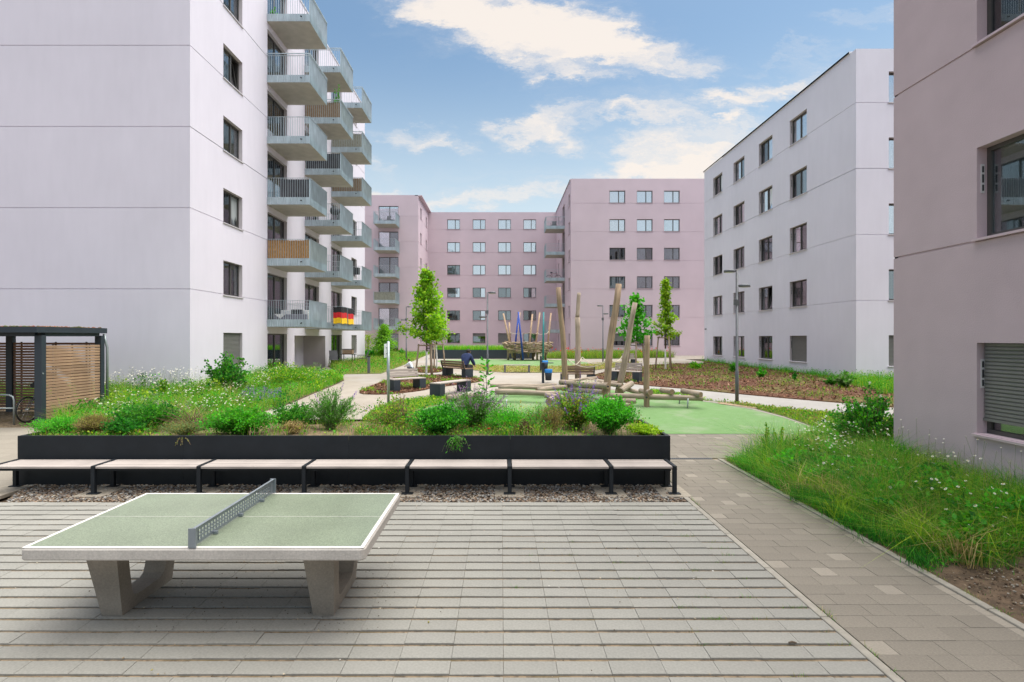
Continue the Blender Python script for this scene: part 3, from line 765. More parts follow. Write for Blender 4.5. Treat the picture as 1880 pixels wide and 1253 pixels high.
def balcony_door(parent, loc, rot, w, h, style='dark', style2=None, split=.5):
    fr = link('balcony_door', cached(('f', w, h, split), lambda: m_frame(w, h, split)), parent, loc, rot)
    st = [style, style2 or style]
    for i, (a, b) in enumerate([(.06, w*split-.04), (w*split+.04, w-.06)]):
        s = st[i]; gl = 'glass_sky' if s.startswith('sky') else 'glass'
        pw, ph = round(b-a, 3), round(h-.12, 3)
        link('pane', cached(('p', pw, ph, gl), lambda: m_pane(pw, ph, gl)), fr, (a, .178, .06))
        cm = {'white': 'curtain_white', 'teal': 'curtain_teal', 'grey': 'curtain_grey'}.get(s)
        if cm: link('curtain', cached(('c', pw, ph, cm), lambda: m_curtain(pw, ph, cm, 14)), fr, (a, .32, .06))
    link('interior', cached(('r', w, h, 'd'), lambda: MB().add([(0,.22,0),(w,.22,0),(w,.22,h),(0,.22,h),(0,1.4,0),(w,1.4,0),(w,1.4,h),(0,1.4,h)], [(4,5,6,7),(0,1,5,4),(7,6,2,3),(0,4,7,3),(1,2,6,5)]).mesh('interior', 'room_dark')), fr)
    return fr
def coping(parent, pts, z, mname, w=.42):
    """metal coping along the roof edge, open polyline in local coordinates"""
    mb = MB()
    for (x0, y0, x1, y1) in pts: mb.box(x0, x1, y0, y1, z, z+.09)
    part('coping', mb, mname, parent)

FL = 2.85
# ---------- left white building
LX, LY0, LY1, LROOF = -10.92, 18.93, 43.2, 20.75
bl = thing('apartment_building', 'tall white apartment building with stacked metal balconies, behind the bicycle shelter', 'building', (LX, LY0, 0))
gz = [4.14 + FL*k for k in range(6)]
DW = 2.3
holes = []; wins = []
zs_w = [1.24 + FL*k for k in range(7)]
U = lambda y: y - LY0
for k in range(7):
    holes.append((U(21.2), U(21.2)+1.56, zs_w[k]+.05, zs_w[k]+1.40)); wins.append((U(21.2), zs_w[k]+.05, 1.56, 1.35, 0, k))
    holes.append((U(39.35), U(39.35)+1.45, zs_w[k]+.05, zs_w[k]+1.40)); wins.append((U(39.35), zs_w[k]+.05, 1.45, 1.35, 1, k))
COLS = [25.15, 29.98, 34.62]
doors = []
for c, y in enumerate(COLS):
    for k in range(7):
        zb = .55 if k == 0 else 2.94 + FL*(k-1) + .2
        if c == 1 and k == 0: continue
        top = zs_w[k] + 1.40
        holes.append((U(y)+.05, U(y)+.05+DW, zb, top, .22)); doors.append((c, k, U(y)+.05, zb, top-zb))
holes.append((U(28.5), U(33.5), .5, 2.56, 1.35))       # entrance porch
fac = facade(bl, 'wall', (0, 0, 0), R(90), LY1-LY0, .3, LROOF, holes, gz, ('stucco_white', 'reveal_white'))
facade(bl, 'wall', (-24, 0, 0), 0, 24, .3, LROOF, [], gz, ('stucco_white', 'reveal_white'))
part('wall', MB().box(-24, -.3, 24.2, 24.27, .3, LROOF).box(-24, -23.9, .05, 24.2, .3, LROOF).box(-23.9, -.05, .05, 24.2, LROOF-.25, LROOF-.02), 'stucco_white', bl)
coping(bl, [(-24.05, -.04, .04, .4), (-.4, .4, .04, 24.3)], LROOF, 'coping_metal')
stl = [['grey','dark'],['white','grey'],['dark','grey'],['grey','white'],['grey','dark'],['dark','grey'],['white','dark']]
for (u, z, w, h, c, k) in wins:
    loc = (0, u, z)
    window(bl, loc, R(90), w, h, style=stl[(k+c) % 7][0], style2=stl[(k+c*2) % 7][1], shutter=(1.0 if k == 0 else 0), tilt=(k in (2, 4) and c == 0), vent='r' if c == 1 else False)
dst = [['dark','grey'],['white','grey'],['dark','grey'],['grey','dark'],['grey','dark'],['grey','white'],['white','grey']]
for (c, k, u, z, h) in doors:
    balcony_door(bl, (0, u, z), R(90), DW, round(h, 3), dst[(k+c) % 7][0], dst[(k+2*c) % 7][1])
# porch: back wall with a glazed entrance door
porch_y0 = U(28.5)
en = link('entrance_door', m_frame(1.35, 2.06, 0, 0, .06), bl, (-1.30, porch_y0+.25, .5), R(90))
link('pane', m_pane(1.23, 1.94, 'glass'), en, (.06, .02, .06))
link('interior', MB().add([(0,.1,0),(1.35,.1,0),(1.35,.8,0),(0,.8,0),(0,.8,2.06),(1.35,.8,2.06)], [(0,1,2,3),(3,2,5,4)]).mesh('interior', 'room_dark'), en)
part('porch_wall', MB().box(-1.45, -1.35, porch_y0+1.61, porch_y0+5, .5, 2.56).box(-1.45, -1.35, porch_y0, porch_y0+.24, .5, 2.56), 'stucco_white', bl)
BAL = {}
for c, y in enumerate(COLS):
    for k in range(6):
        BAL[c, k] = balcony(bl, (0, U(y), 2.94 + FL*k), R(90), 2.42, 1.98, extra=(k >= 4))

# ---------- right white building
RX, RY0, RY1, RROOF = 15.34, 23.3, 40.7, 14.93
br = thing('apartment_building', 'white five-storey apartment building behind the bark mulch bed and street lamp', 'building', (RX, RY0, 0))
gz = [4.07 + FL*k - .03 for k in range(4)]
ys = [38.2, 34.8, 31.3, 27.86]
holes = []; wins = []
for c, yc in enumerate(ys):
    for k in range(5):
        u = RY1 - (yc + .8); z = 1.22 + FL*k
        holes.append((u, u+1.6, z, z+1.33)); wins.append((c, k, yc+.8, z))
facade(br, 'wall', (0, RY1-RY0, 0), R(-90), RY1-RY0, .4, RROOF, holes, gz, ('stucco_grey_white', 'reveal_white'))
rs = [['white','dark'],['dark','grey'],['grey','dark'],['dark','dark'],['white','grey']]
for (c, k, y, z) in wins:
    window(br, (0, y-RY0, z), R(-90), 1.6, 1.33, style=('dark', 'sky', 'dark', 'grey')[(c+k) % 4] if k < 3 else ('sky' if (c+k) % 2 else 'dark'), style2='grey' if (c*2+k) % 3 == 0 else ('mauve' if k < 3 else 'skyc'), split=.5,
           shutter=(.99 if (k == 0 and c == 3) else 0), tilt=((c+2*k) % 4 == 0), vent='l')
holes = [(1.41, 2.86, 1.22+FL*k, 2.55+FL*k) for k in range(5)] + [(5.2, 6.8, 1.22+FL*k, 2.55+FL*k) for k in range(5)]
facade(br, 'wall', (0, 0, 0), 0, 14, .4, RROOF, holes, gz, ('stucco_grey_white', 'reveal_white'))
for k in range(5):
    window(br, (1.41, 0, 1.22+FL*k), 0, 1.45, 1.33, style='sky' if k > 1 else 'grey', shutter=(.99 if k == 0 else 0))
    window(br, (5.2, 0, 1.22+FL*k), 0, 1.6, 1.33, style='sky')
part('wall', MB().box(0.05, 14, 17.4, 17.47, .4, RROOF).box(13.93, 14, .05, 17.4, .4, RROOF).box(.05, 13.9, .05, 17.3, RROOF-.25, RROOF-.02), 'stucco_grey_white', br)
coping(br, [(-.05, .4, -.05, 17.5), (.4, 14.05, -.05, .4)], RROOF, 'coping_metal')
part('camera_dome', MB().tube([(-.12, 17.0, 3.1), (0, 17.0, 3.1)], .05, 8), 'lamp_grey', br)

# ---------- mauve building at the right edge
MX, MY1, MROOF = 6.96, 9.56, 15.0
bmv_ = thing('apartment_building', 'mauve rendered apartment building filling the right edge above the meadow', 'building', (MX, MY1, 0))
gz = [3.86 + FL*k - .03 for k in range(4)]
holes = [(MY1-7.89, MY1-7.89+1.65, 1.04+FL*k, 2.36+FL*k, .24) for k in range(5)] + [(MY1-3.6, MY1-2.0, 1.04+FL*k, 2.36+FL*k, .24) for k in range(5)]
facade(bmv_, 'wall', (0, 0, 0), R(-90), 12.0, .05, MROOF, holes, gz, ('stucco_mauve', 'stucco_mauve'), reveal=.24, gd=.02, gh=.03)
for k in range(5):
    for y in (7.89, 3.6):
        wn_ = window(bmv_, (0, y-MY1, 1.04+FL*k), R(-90), 1.65 if y > 5 else 1.6, 1.32, sill='sill_pink', style='dark' if k != 1 else 'grey', style2='grey', shutter=(.83 if k == 0 else 0), vent='l', split=.62)
part('wall', MB().box(.02, 12, -.08, 0, .05, MROOF).box(.02, 12, -12, -11.9, .05, MROOF).box(11.9, 12, -11.9, -.08, .05, MROOF).box(.05, 11.9, -11.9, -.08, MROOF-.3, MROOF-.05), 'stucco_mauve', bmv_)
part('plinth', MB().box(-.012, .02, -12, .01, .0, .30), 'kerb_concrete', bmv_)

# ---------- pink buildings at the back
PROOF = 18.15
# left pink block with a balcony stack
bpl = thing('apartment_building', 'pink apartment block with a stack of balconies beside the white building', 'building', (-9.15, 59.6, 0))
gz = [4.6 + 2.82*k for k in range(5)]
holes = [(20.85-13.55+9.15+.1 - .0, 20.85-13.55+9.15+2.3, 3.5+2.82*k, 5.72+2.82*k) for k in range(5)] 
u0 = 24 - (13.55 - 9.15)
holes = [(u0, u0+2.2, 3.5+2.82*k, 5.75+2.82*k) for k in range(5)] + [(u0, u0+2.2, .8, 2.9)]
facade(bpl, 'wall', (-24, 0, 0), 0, 24, .5, PROOF, holes, gz, ('stucco_pink', 'stucco_pink'))
for k in range(5):
    balcony_door(bpl, (u0-24, 0, 3.5+2.82*k), 0, 2.2, 2.25, ['sky','teal','teal','sky','sky'][k], ['dark','teal','teal','teal','sky'][k], split=.55)
    BAL['pl', k] = balcony(bpl, (u0-24, 0, 3.3+2.82*k), 0, 2.3, 2.2, extra=(k == 4))
balcony_door(bpl, (u0-24, 0, .8), 0, 2.2, 2.1, 'dark', 'dark', split=.55)
hs = [(1.5+o_, 2.5+o_, 1.77+2.85*k, 3.0+2.85*k) for k in range(6) for o_ in (0.0, 4.4)]
facade(bpl, 'wall', (0, 0, 0), R(90), 7.9, .5, PROOF, hs, [1.77-.05+2.85*k for k in range(1, 6)], ('stucco_pink', 'stucco_pink'))
for h in hs: window(bpl, (0, h[0], h[2]), R(90), 1.0, 1.23, sill='sill_pink', split=0, style='dark')
part('wall', MB().box(-24, -.1, 12, 12.1, .5, PROOF).box(-24, -.1, .05, 12, PROOF-.25, PROOF-.05), 'stucco_pink', bpl)
coping(bpl, [(-24, .05, -.05, .4), (-.4, .05, .4, 7.9)], PROOF, 'coping_pink')
# middle
bpm = thing('apartment_building', 'pink apartment block with four columns of windows closing the courtyard', 'building', (-9.15, 67.5, 0))
gz = [1.77-.05+2.85*k for k in range(1, 6)]
xs_ = [-6.75, -3.56, -.37, 2.79]
holes = [(x+9.15, x+9.15+1.6, 1.80+2.85*k, 3.03+2.85*k) for x in xs_ for k in range(6)]
facade(bpm, 'wall', (0, 0, 0), 0, 16.05, .5, PROOF+.03, holes, gz, ('stucco_pink', 'stucco_pink'))
ST = {5: [('skyc','sky')]*4, 4: [('skyc','skyc'),('skyc','skyc'),('skyc','skyc'),('sky','sky')], 3: [('teal','grey'),('skyc','skyc'),('skyc','skyc'),('skyc','skyc')],
      2: [('grey','skyc'),('mauve','skyc'),('mauve','white'),('teal','skyc')], 1: [('dark','dark'),('mauve','skyc'),('mauve','white'),('dark','white')], 0: [('dark','dark'),('teal','dark'),('dark','dark'),('teal','white')]}
for c, x in enumerate(xs_):
    for k in range(6):
        window(bpm, (x+9.15, 0, 1.80+2.85*k), 0, 1.6, 1.23, sill='sill_pink', split=.62, style=ST[k][c][0], style2=ST[k][c][1], shutter=(.99 if (k, c) == (0, 2) else (.28 if (k, c) == (0, 1) else 0)))
part('wall', MB().box(0, 16, .5, 12, PROOF-.3, PROOF-.05).box(0, 16, 12, 12.1, .5, PROOF), 'stucco_pink', bpm)
coping(bpm, [(.1, 15.95, -.05, .4)], PROOF+.03, 'coping_pink')
# right pink block
bpr = thing('apartment_building', 'pink apartment block with three window columns left of the white building', 'building', (6.9, 53.2, 0))
gz = [1.62 + 2.82*k for k in range(1, 6)]
xs_ = [10.69, 13.39, 16.07]
holes = [(x-6.9, x-6.9+1.56, 1.68+2.82*k, 2.88+2.82*k) for x in xs_ for k in range(6)]
facade(bpr, 'wall', (0, 0, 0), 0, 20, .5, PROOF, holes, gz, ('stucco_pink', 'stucco_pink'))
ST = {5: [('skyc','sky'),('skyc','skyc'),('skyc','skyc')], 4: [('sky','sky'),('skyc','sky'),('sky','skyc')], 3: [('dark','dark'),('grey','dark'),('grey','teal')],
      2: [('white','white'),('mauve','mauve'),('mauve','mauve')], 1: [('white','teal'),('mauve','grey'),('grey','grey')], 0: [('dark','dark'),('dark','grey'),('dark','dark')]}
for c, x in enumerate(xs_):
    for k in range(6):
        window(bpr, (x-6.9, 0, 1.68+2.82*k), 0, 1.56, 1.2, sill='sill_pink', split=.6, style=ST[k][c][0], style2=ST[k][c][1], shutter=(.6 if (k, c) == (0, 0) else 0))
hs = [(14.3-2.0-h_, 14.3-h_, zz, zz+ht) for h_, zz, ht in []]
hs = []
for k in range(6):
    hs.append((12.3, 13.3, 1.68+2.82*k, 2.88+2.82*k)); hs.append((2.4, 3.4, 1.68+2.82*k, 2.88+2.82*k))
    hs.append((6.7, 8.9, (3.2+2.82*(k-1)) if k else .75, 2.98+2.82*k))
facade(bpr, 'wall', (0, 14.3, 0), R(-90), 14.3, .5, PROOF, hs, gz, ('stucco_pink', 'stucco_pink'))
for h in hs:
    if h[1]-h[0] < 1.5: window(bpr, (0, 14.3-h[0], h[2]), R(-90), 1.0, 1.2, sill='sill_pink', split=0, style='dark')
    else: balcony_door(bpr, (0, 14.3-h[0], h[2]), R(-90), 2.2, round(h[3]-h[2], 3), 'dark', 'grey')
for k in range(5):
    BAL['pr', k] = balcony(bpr, (0, 14.3-6.6, 2.98+2.82*k), R(-90), 2.4, 2.0, extra=(k == 4))
part('wall', MB().box(.05, 20, 12, 12.1, .5, PROOF).box(19.9, 20, .05, 12, .5, PROOF).box(.05, 19.9, .05, 12, PROOF-.25, PROOF-.05), 'stucco_pink', bpr)
coping(bpr, [(-.05, 20, -.05, .4), (-.05, .4, .4, 14.3)], PROOF, 'coping_pink')

# ------------------------------------------------------------------ long planter and bench
PX0, PX1, PY0, PY1, PH = -8.0, 2.80, 8.92, 10.75, 0.81
pl = thing('planter', 'long low black metal planter box of shrubs behind the slatted bench', 'planter', ((PX0+PX1)/2, (PY0+PY1)/2, 0))
ox, oy = (PX0+PX1)/2, (PY0+PY1)/2
seams = [PX0, -5.25, -2.52, .15, PX1]
for a, b in zip(seams[:-1], seams[1:]):
    for (y0, y1) in ((PY0, PY0+.006), (PY1-.006, PY1)):
        part('panel', MB().box(a+.0015, b-.0015, y0, y1, -.05, PH), 'anthracite', pl, off=(ox, oy, 0))
    part('rim', MB().box(a+.0015, b-.0015, PY0+.006, PY0+.055, PH-.005, PH), 'anthracite', pl, off=(ox, oy, 0))
    part('rim', MB().box(a+.0015, b-.0015, PY1-.055, PY1-.006, PH-.005, PH), 'anthracite', pl, off=(ox, oy, 0))
for x in (PX0, PX1-.006):
    part('panel', MB().box(x, x+.006, PY0+.007, PY1-.007, -.05, PH-.001), 'anthracite', pl, off=(ox, oy, 0))
    part('rim', MB().box(x if x > 0 else x+.006, x+.006 if x < 0 else x, PY0+.056, PY1-.056, PH-.005, PH) if False else MB().box(*((x+.006, x+.055) if x < 0 else (x-.049, x)), PY0+.056, PY1-.056, PH-.006, PH-.001), 'anthracite', pl, off=(ox, oy, 0))
# uneven soil inside
nx, ny = 90, 16; v = []; f = []
for j in range(ny+1):
    for i in range(nx+1):
        x = PX0+.007 + (PX1-PX0-.014)*i/nx; y = PY0+.007 + (PY1-PY0-.014)*j/ny
        v.append((x-ox, y-oy, .745 + .035*math.sin(x*2.3+y)*math.sin(y*3+x*.7) + random.uniform(-.012,.012)))
for j in range(ny):
    for i in range(nx):
        a = j*(nx+1)+i; f.append((a, a+1, a+nx+2, a+nx+1))
part('soil', MB().add(v, f, 0, True), 'dry_soil', pl)

bn = thing('slatted_bench', 'long slatted wooden bench on black steel frames along the planter', 'bench', (-2.6, 8.6, 0))
FX = [-7.92, -6.33, -4.69, -3.06, -1.458, .133, 1.71, 2.695]
fm = MB().box(-.03, .03, -.25, -.19, .0, .36).box(-.03, .03, .17, .23, .0, .36).box(-.03, .03, -.25, .25, .36, .435).box(-.09, .09, -.27, -.17, .0, .012).box(-.09,.09,.15,.25,0,.012).mesh('frame', 'anthracite', bevel=.004)
for x in FX: link('frame', fm, bn, (x+2.6, 0, 0.012))
for a, b in zip(FX[:-1], FX[1:]):
    L_ = b - a - .075
    sl = cached(('slat', round(L_, 2)), lambda: MB().box(-L_/2, L_/2, -.036, .036, -.018, .018).mesh('slat', 'bench_wood', bevel=.004))
    for j in range(6):
        link('slat', sl, bn, ((a+b)/2+2.6, -.205 + j*.082, .422 + random.uniform(-.002, .002)), (0, 0, random.uniform(-.001, .001)))
    part('support_rail', MB().box(a+.04+2.6, b-.04+2.6, -.18, -.14, .355, .395).box(a+.04+2.6, b-.04+2.6, .12, .16, .355, .395), 'anthracite', bn)
# concrete pads below the legs
for i, x in enumerate(FX):
    part('foot_pad', MB().box(x-.23+2.6, x+.23+2.6, -.36, .28, -.05, .010), 'pad_concrete', bn, bevel=.006)

# ------------------------------------------------------------------ table tennis table
TX0, TX1, TY0_, TY1_, TZ_ = -3.82, -1.08, 4.27, 5.80, 0.76
tt = thing('table_tennis_table', 'concrete outdoor table tennis table with green top and metal net', 'table', (-2.45, 5.035, 0))
w2, l2 = 1.37, .765
mb = MB()
r_ = .03
def rrect(a, b, r, n=4):
    p = []
    for cx, cy, s0 in ((a-r, b-r, 0), (-a+r, b-r, 90), (-a+r, -b+r, 180), (a-r, -b+r, 270)):
        for i in range(n+1):
            t = R(s0 + 90*i/n); p.append((cx + r*math.cos(t), cy + r*math.sin(t)))
    return p
ptop = rrect(w2, l2, .045)
prof = [(0.006, -.095), (0, -.085), (0, -.012), (0.010, 0.0)]
vs = []; fs = []
k = len(ptop)
for (ins, z) in prof:
    sx, sy = (w2-ins)/w2, (l2-ins)/l2
    vs += [(x*sx, y*sy, TZ_+z) for x, y in ptop]
for i in range(len(prof)-1):
    fs += [(i*k+j, i*k+(j+1) % k, (i+1)*k+(j+1) % k, (i+1)*k+j) for j in range(k)]
fs += [tuple(range(k))[::-1], tuple((len(prof)-1)*k + j for j in range(k))]
mb.add(vs, fs)
top = part('table_top', mb, 'table_concrete', tt)
part('playing_surface', MB().prism(rrect(w2-.035, l2-.035, .02), TZ_+.0005, TZ_+.0035), 'table_green', top)
ln = MB()
a, b = w2-.012, l2-.012
ln.box(-a, a, -b, -b+.028, TZ_+.004, TZ_+.0055).box(-a, a, b-.028, b, TZ_+.004, TZ_+.0055).box(-a, -a+.03, -b+.028, b-.028, TZ_+.004, TZ_+.0055).box(a-.03, a, -b+.028, b-.028, TZ_+.004, TZ_+.0055).box(-a+.03, a-.03, -.002, .002, TZ_+.004, TZ_+.0045)
part('line_marking', ln, 'table_white', top)
for sx in (-1, 1):
    # U-shaped stand: profile in the depth direction, narrower towards the ground
    outer = [(-.47, .665), (-.315, .0), (.40, .0), (.47, .665)]
    inner = [(-.33, .665), (-.215, .20), (-.185, .125), (-.13, .105), (.18, .105), (.245, .135), (.285, .21), (.35, .665)]
    cx = -.955 if sx < 0 else .895
    mb = MB()
    def wd(z): return (.09 + .05*z/.665)
    poly = [outer[0], outer[1], outer[2], outer[3]] + inner[::-1]
    n = len(poly)
    vs = [(cx - wd(z), y, z) for y, z in poly] + [(cx + wd(z), y, z) for y, z in poly]
    def idx(s, i): return s*n + i % n
    fs = [(idx(0,i), idx(1,i), idx(1,i+1), idx(0,i+1)) for i in range(n)]
    # side faces as quads strips between outer and inner
    oi = {'o': [0,1,2,3], 'i': list(range(4, n))}          # inner list is reversed: index 4 = inner[-1]
    I = lambda q: n-1-q                                   # inner[q]
    caps = [(0,1,I(1),I(0)), (1,I(2),I(1)), (1,I(3),I(2)), (1,2,I(4),I(3)), (2,I(5),I(4)), (2,I(6),I(5)), (2,3,I(7),I(6))]
    for c in caps:
        fs.append(tuple(c)); fs.append(tuple(q+n for q in c)[::-1])
    mb.add(vs, fs)
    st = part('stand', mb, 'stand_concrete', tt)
    bm = bmesh.new(); bm.from_mesh(st.data); bmesh.ops.recalc_face_normals(bm, faces=bm.faces[:]); bm.to_mesh(st.data); bm.free()
# net: sheet steel with three rows of punched openings
net = MB(); NL = l2*2-.02; nc = 29; y0 = -NL/2
zb, zt = TZ_+.012, TZ_+.155
net.box(-.003, .003, y0, y0+NL, zt-.035, zt).box(-.003, .003, y0, y0+NL, zb, zb+.024)
cw = (NL-.16)/nc
net.box(-.003, .003, y0, y0+.08, zb+.024, zt-.035).box(-.003, .003, y0+NL-.08, y0+NL, zb+.024, zt-.035)
for i in range(nc+1): net.box(-.003, .003, y0+.08+i*cw-.009, y0+.08+i*cw+.009, zb+.024, zt-.035)
hz = (zt-.035-zb-.024)/3
for j in (1, 2): net.box(-.0028, .0028, y0+.08, y0+NL-.08, zb+.024+j*hz-.006, zb+.024+j*hz+.006)
nt_ = part('net', net, 'net_steel', tt)
net2 = MB().box(-.03, .03, y0-.008, y0+.004, TZ_+.006, zt+.004).box(-.03, .03, y0+NL-.004, y0+NL+.008, TZ_+.006, zt+.004)
net2.box(-.003, .022, y0, y0+NL, zt, zt+.004)
for yy in (-.45, 0, .45): net2.box(.003, .04, yy-.012, yy+.012, TZ_+.006, TZ_+.03)
part('net_bracket', net2, 'net_steel', nt_)

# ------------------------------------------------------------------ bicycle shelter
sx0, sy0 = -11.72, 13.72
sh = thing('bicycle_shelter', 'black framed bicycle shelter with wooden slat walls and planted roof', 'shelter', (sx0, sy0, zg(sy0)))
z0 = zg(sy0)
Hs = 2.42
def spart(name, mb, m_, **k): return part(name, mb, m_, sh, **k)
for (x, y) in ((0, 0), (0, 2.03), (-2.6, 2.03), (-5.2, 0), (-5.2, 2.03)):
    spart('post', MB().box(x-.09 if x else -.10, x+.09 if x else .09, y-.07, y+.07, -.1, Hs-.1), 'anthracite_slate', bevel=.005)
roof = spart('roof', MB().box(-5.6, .10, -.22, 2.14, Hs-.02, Hs+.10), 'anthracite_slate', bevel=.006)
part('fascia', MB().box(-5.62, .12, -.25, -.222, Hs-.03, Hs+.12).box(.102, .12, -.22, 2.16, Hs-.03, Hs+.12).box(-5.62, .10, 2.142, 2.16, Hs-.03, Hs+.12), 'anthracite_slate', roof)
part('beam', MB().box(-.06, .05, .08, 1.95, Hs-.12, Hs-.022).box(-5.1, -.11, -.05, .05, Hs-.12, Hs-.022).box(-5.1, -.11, 1.98, 2.08, Hs-.12, Hs-.022), 'anthracite_slate', roof)
v, t_, c3_ = pebbles([(-5.5, -.12), (.02, -.12), (.02, 2.05), (-5.5, 2.05)], 2200, lambda p: p[:,0]*0+Hs+.11, .02, .05, 9, [(.24,.09,.05),(.30,.13,.07),(.16,.10,.04),(.12,.13,.04)])
o = link('sedum', arr_mesh('sedum', v, t_, None, 'chip_mat', c3_), roof); o['kind'] = 'stuff'
ns = 25
slA = MB().box(-.010, .010, 0, 1.87, 0, .062).mesh('slat', 'larch', bevel=.003)
slB = MB().box(0, 2.46, -.010, .010, 0, .062).mesh('slat', 'larch_dark', bevel=.003)
for i in range(ns):
    z = .10 + i*.079
    link('slat', slA, sh, (.055 + random.uniform(-.002,.002), .08, z + random.uniform(-.003, .003)), (random.uniform(-.002,.002), 0, 0))
    link('slat', slB, sh, (-2.55, 2.02, z + .06))
    link('slat', slB, sh, (-5.12, 2.02, z + .06))
for y in (.35, .98, 1.6): spart('batten', MB().box(.02, .044, y-.02, y+.02, .06, 2.08), 'anthracite_slate')
for x in (-2.3, -1.3, -.4): spart('batten', MB().box(x-.02, x+.02, 2.032, 2.06, .1, 2.14), 'anthracite_slate')
spart('downpipe', MB().tube([(.02, 2.17, Hs-.05), (.06, 2.17, Hs-.25), (.10, 2.19, Hs-.45), (.10, 2.19, .1)], .035, 8), 'steel_grey')
spart('bolt', MB().tube([(.085, -.03, 1.35), (.10, -.03, 1.35)], .02, 8), 'steel_grey')

def bicycle(name, label, loc, rot, frame_mat, group=None):
    t = thing(name, label, 'bicycle', loc, rot, group)
    for x in (-.52, .52):
        wv = MB().torus((x, 0, .34), .325, .02, 'y', 28, 6)
        w_ = part('wheel', wv, 'tyre', t)
        sp = MB().torus((x, 0, .34), .295, .008, 'y', 28, 4)
        for i in range(14):
            a = math.pi*2*i/14; sp.tube([(x, (.02 if i % 2 else -.02), .34), (x+.29*math.cos(a), 0, .34+.29*math.sin(a))], .0016, 3, caps=False)
        sp.tube([(x, -.04, .34), (x, .04, .34)], .025, 8)
        part('rim', sp, 'chrome', w_)
    fr = MB()
    bb, hd, hd2, st_, sd = (-.08,0,.29), (.36,0,.86), (.38,0,.74), (-.22,0,.82), (-.24,0,.90)
    for a, b, r in ((bb, hd2, .02), (st_, hd, .018), (bb, sd, .018), (bb, (-.52,.04,.34), .011), (bb, (-.52,-.04,.34), .011), (st_, (-.52,.04,.34), .009), (st_, (-.52,-.04,.34), .009), (hd, (.40,0,.68), .022)):
        fr.tube([a, b], r, 8)
    for s in (-.045, .045): fr.tube([(.40, s*.6, .68), (.44, s, .60), (.52, s, .34)], .012, 6)
    part('frame', fr, frame_mat, t)
    part('saddle', MB().tube([(-.36,0,.95),(-.28,0,.965),(-.18,0,.955),(-.09,0,.945)], [.07,.08,.045,.02], 8), 'tyre', t)
    part('handlebar', MB().tube([hd, (.33,0,.98)], .015, 6).tube([(.22,-.29,1.0),(.32,-.2,1.0),(.33,0,.98),(.32,.2,1.0),(.22,.29,1.0)], .012, 6), 'tyre', t)
    part('crank', MB().torus((-.08,-.05,.29), .09, .006, 'y', 18, 4).tube([(-.08,-.06,.29),(0,-.07,.15)], .01, 5).tube([(-.08,.06,.29),(-.16,.07,.43)], .01, 5).box(-.05,.05,-.16,-.07,.135,.16).box(-.21,-.11,.07,.16,.42,.445), 'chrome', t)
    return t
bicycle('bicycle', 'parked bicycle mostly hidden behind the shelter post', (-12.32, 14.54, zg(14.54)), R(90), 'bike_grey')
rk = thing('bicycle_rack', 'bent steel tube bicycle rack inside the shelter', 'bicycle rack', (-12.6, 13.95, zg(13.95)))
for dx_ in (0, -.75):
    part('hoop', MB().tube([(dx_,0,0),(dx_,0,.62),(dx_-.03,0,.72),(dx_-.12,0,.76),(dx_-.5,.12,.76),(dx_-.6,.12,.72),(dx_-.63,.12,.62),(dx_-.63,.12,0)], .024, 8), 'steel_grey', rk)
part('cross_tube', MB().tube([(-1.4,.0,.42),(.02,0,.42)], .02, 8), 'steel_grey', rk)

# ------------------------------------------------------------------ lamps, posts
def lamp_post(label, px, py, h, heads, rot=0.0):
    x, y, z = G(px, py)
    t = thing('street_lamp', label, 'street lamp', (x, y, z), rot, 'lamps in the courtyard')
    part('pole', MB().tube([(0,0,-.1),(0,0,1.0),(0,0,1.02),(0,0,h)], [.055,.055,.042,.038], 12), 'lamp_grey', t)
    for (side, hz_) in heads:
        hd = part('lamp_head', MB().lathe((side*.24, 0, hz_), [(0, .05), (.12, .045), (.165, .025), (.17, -.035), (.155, -.045), (0, -.046)], 18), 'lamp_grey', t)
        part('arm', MB().bar((0, 0, hz_), (side*.14, 0, hz_), .045, .05), 'lamp_grey', hd)
        part('diffuser', MB().lathe((side*.24, 0, hz_-.047), [(0, -.001), (.14, -.001), (.14, .003)], 18), 'lamp_glass', hd)
    part('clamp', MB().box(-.09, .05, -.05, .05, h*.74, h*.78), 'lamp_grey', t)
    return t
lamp_post('grey lamp post with two round heads in front of the right white building', 1353, 741, 4.18, [(-1, 4.16), (1, 3.70)])
lamp_post('grey lamp post standing behind the purple flowering planter shrub', 895, 688, 4.0, [(1, 3.98), (-1, 2.80)])
lamp_post('far grey lamp post beside the path, left of the green maple tree', 746, 663.5, 4.1, [(1, 4.08), (-1, 3.1)])
lamp_post('far grey lamp post in front of the pink block with three window columns', 1107, 665, 4.1, [(-1, 4.08), (1, 3.5)])
x, y, z = G(713, 742)
sp_ = thing('sign_post', 'grey sign post seen edge-on behind the planter', 'sign post', (x, y, z))
part('pole', MB().tube([(0,0,-.1),(0,0,1.95)], .045, 12).lathe((0,0,1.95), [(.045,0),(0,.02)], 12), 'steel_grey', sp_)
part('sign_plate', MB().box(-.085, -.07, -.22, .22, 1.45, 1.88), 'sign_white', sp_)
part('clip', MB().box(-.09, -.03, -.03, .03, 1.55, 1.59).box(-.09, -.03, -.03, .03, 1.74, 1.78), 'steel_grey', sp_)
x, y, z = G(677, 686)
bo = thing('bollard', 'dark square bollard at the edge of the terrace path', 'bollard', (x, y, z))
part('post', MB().box(-.06, .06, -.06, .06, -.05, .82), 'lamp_grey', bo, bevel=.006)
part('cap', MB().box(-.065, .065, -.065, .065, .82, .87), 'anthracite', bo, bevel=.006)

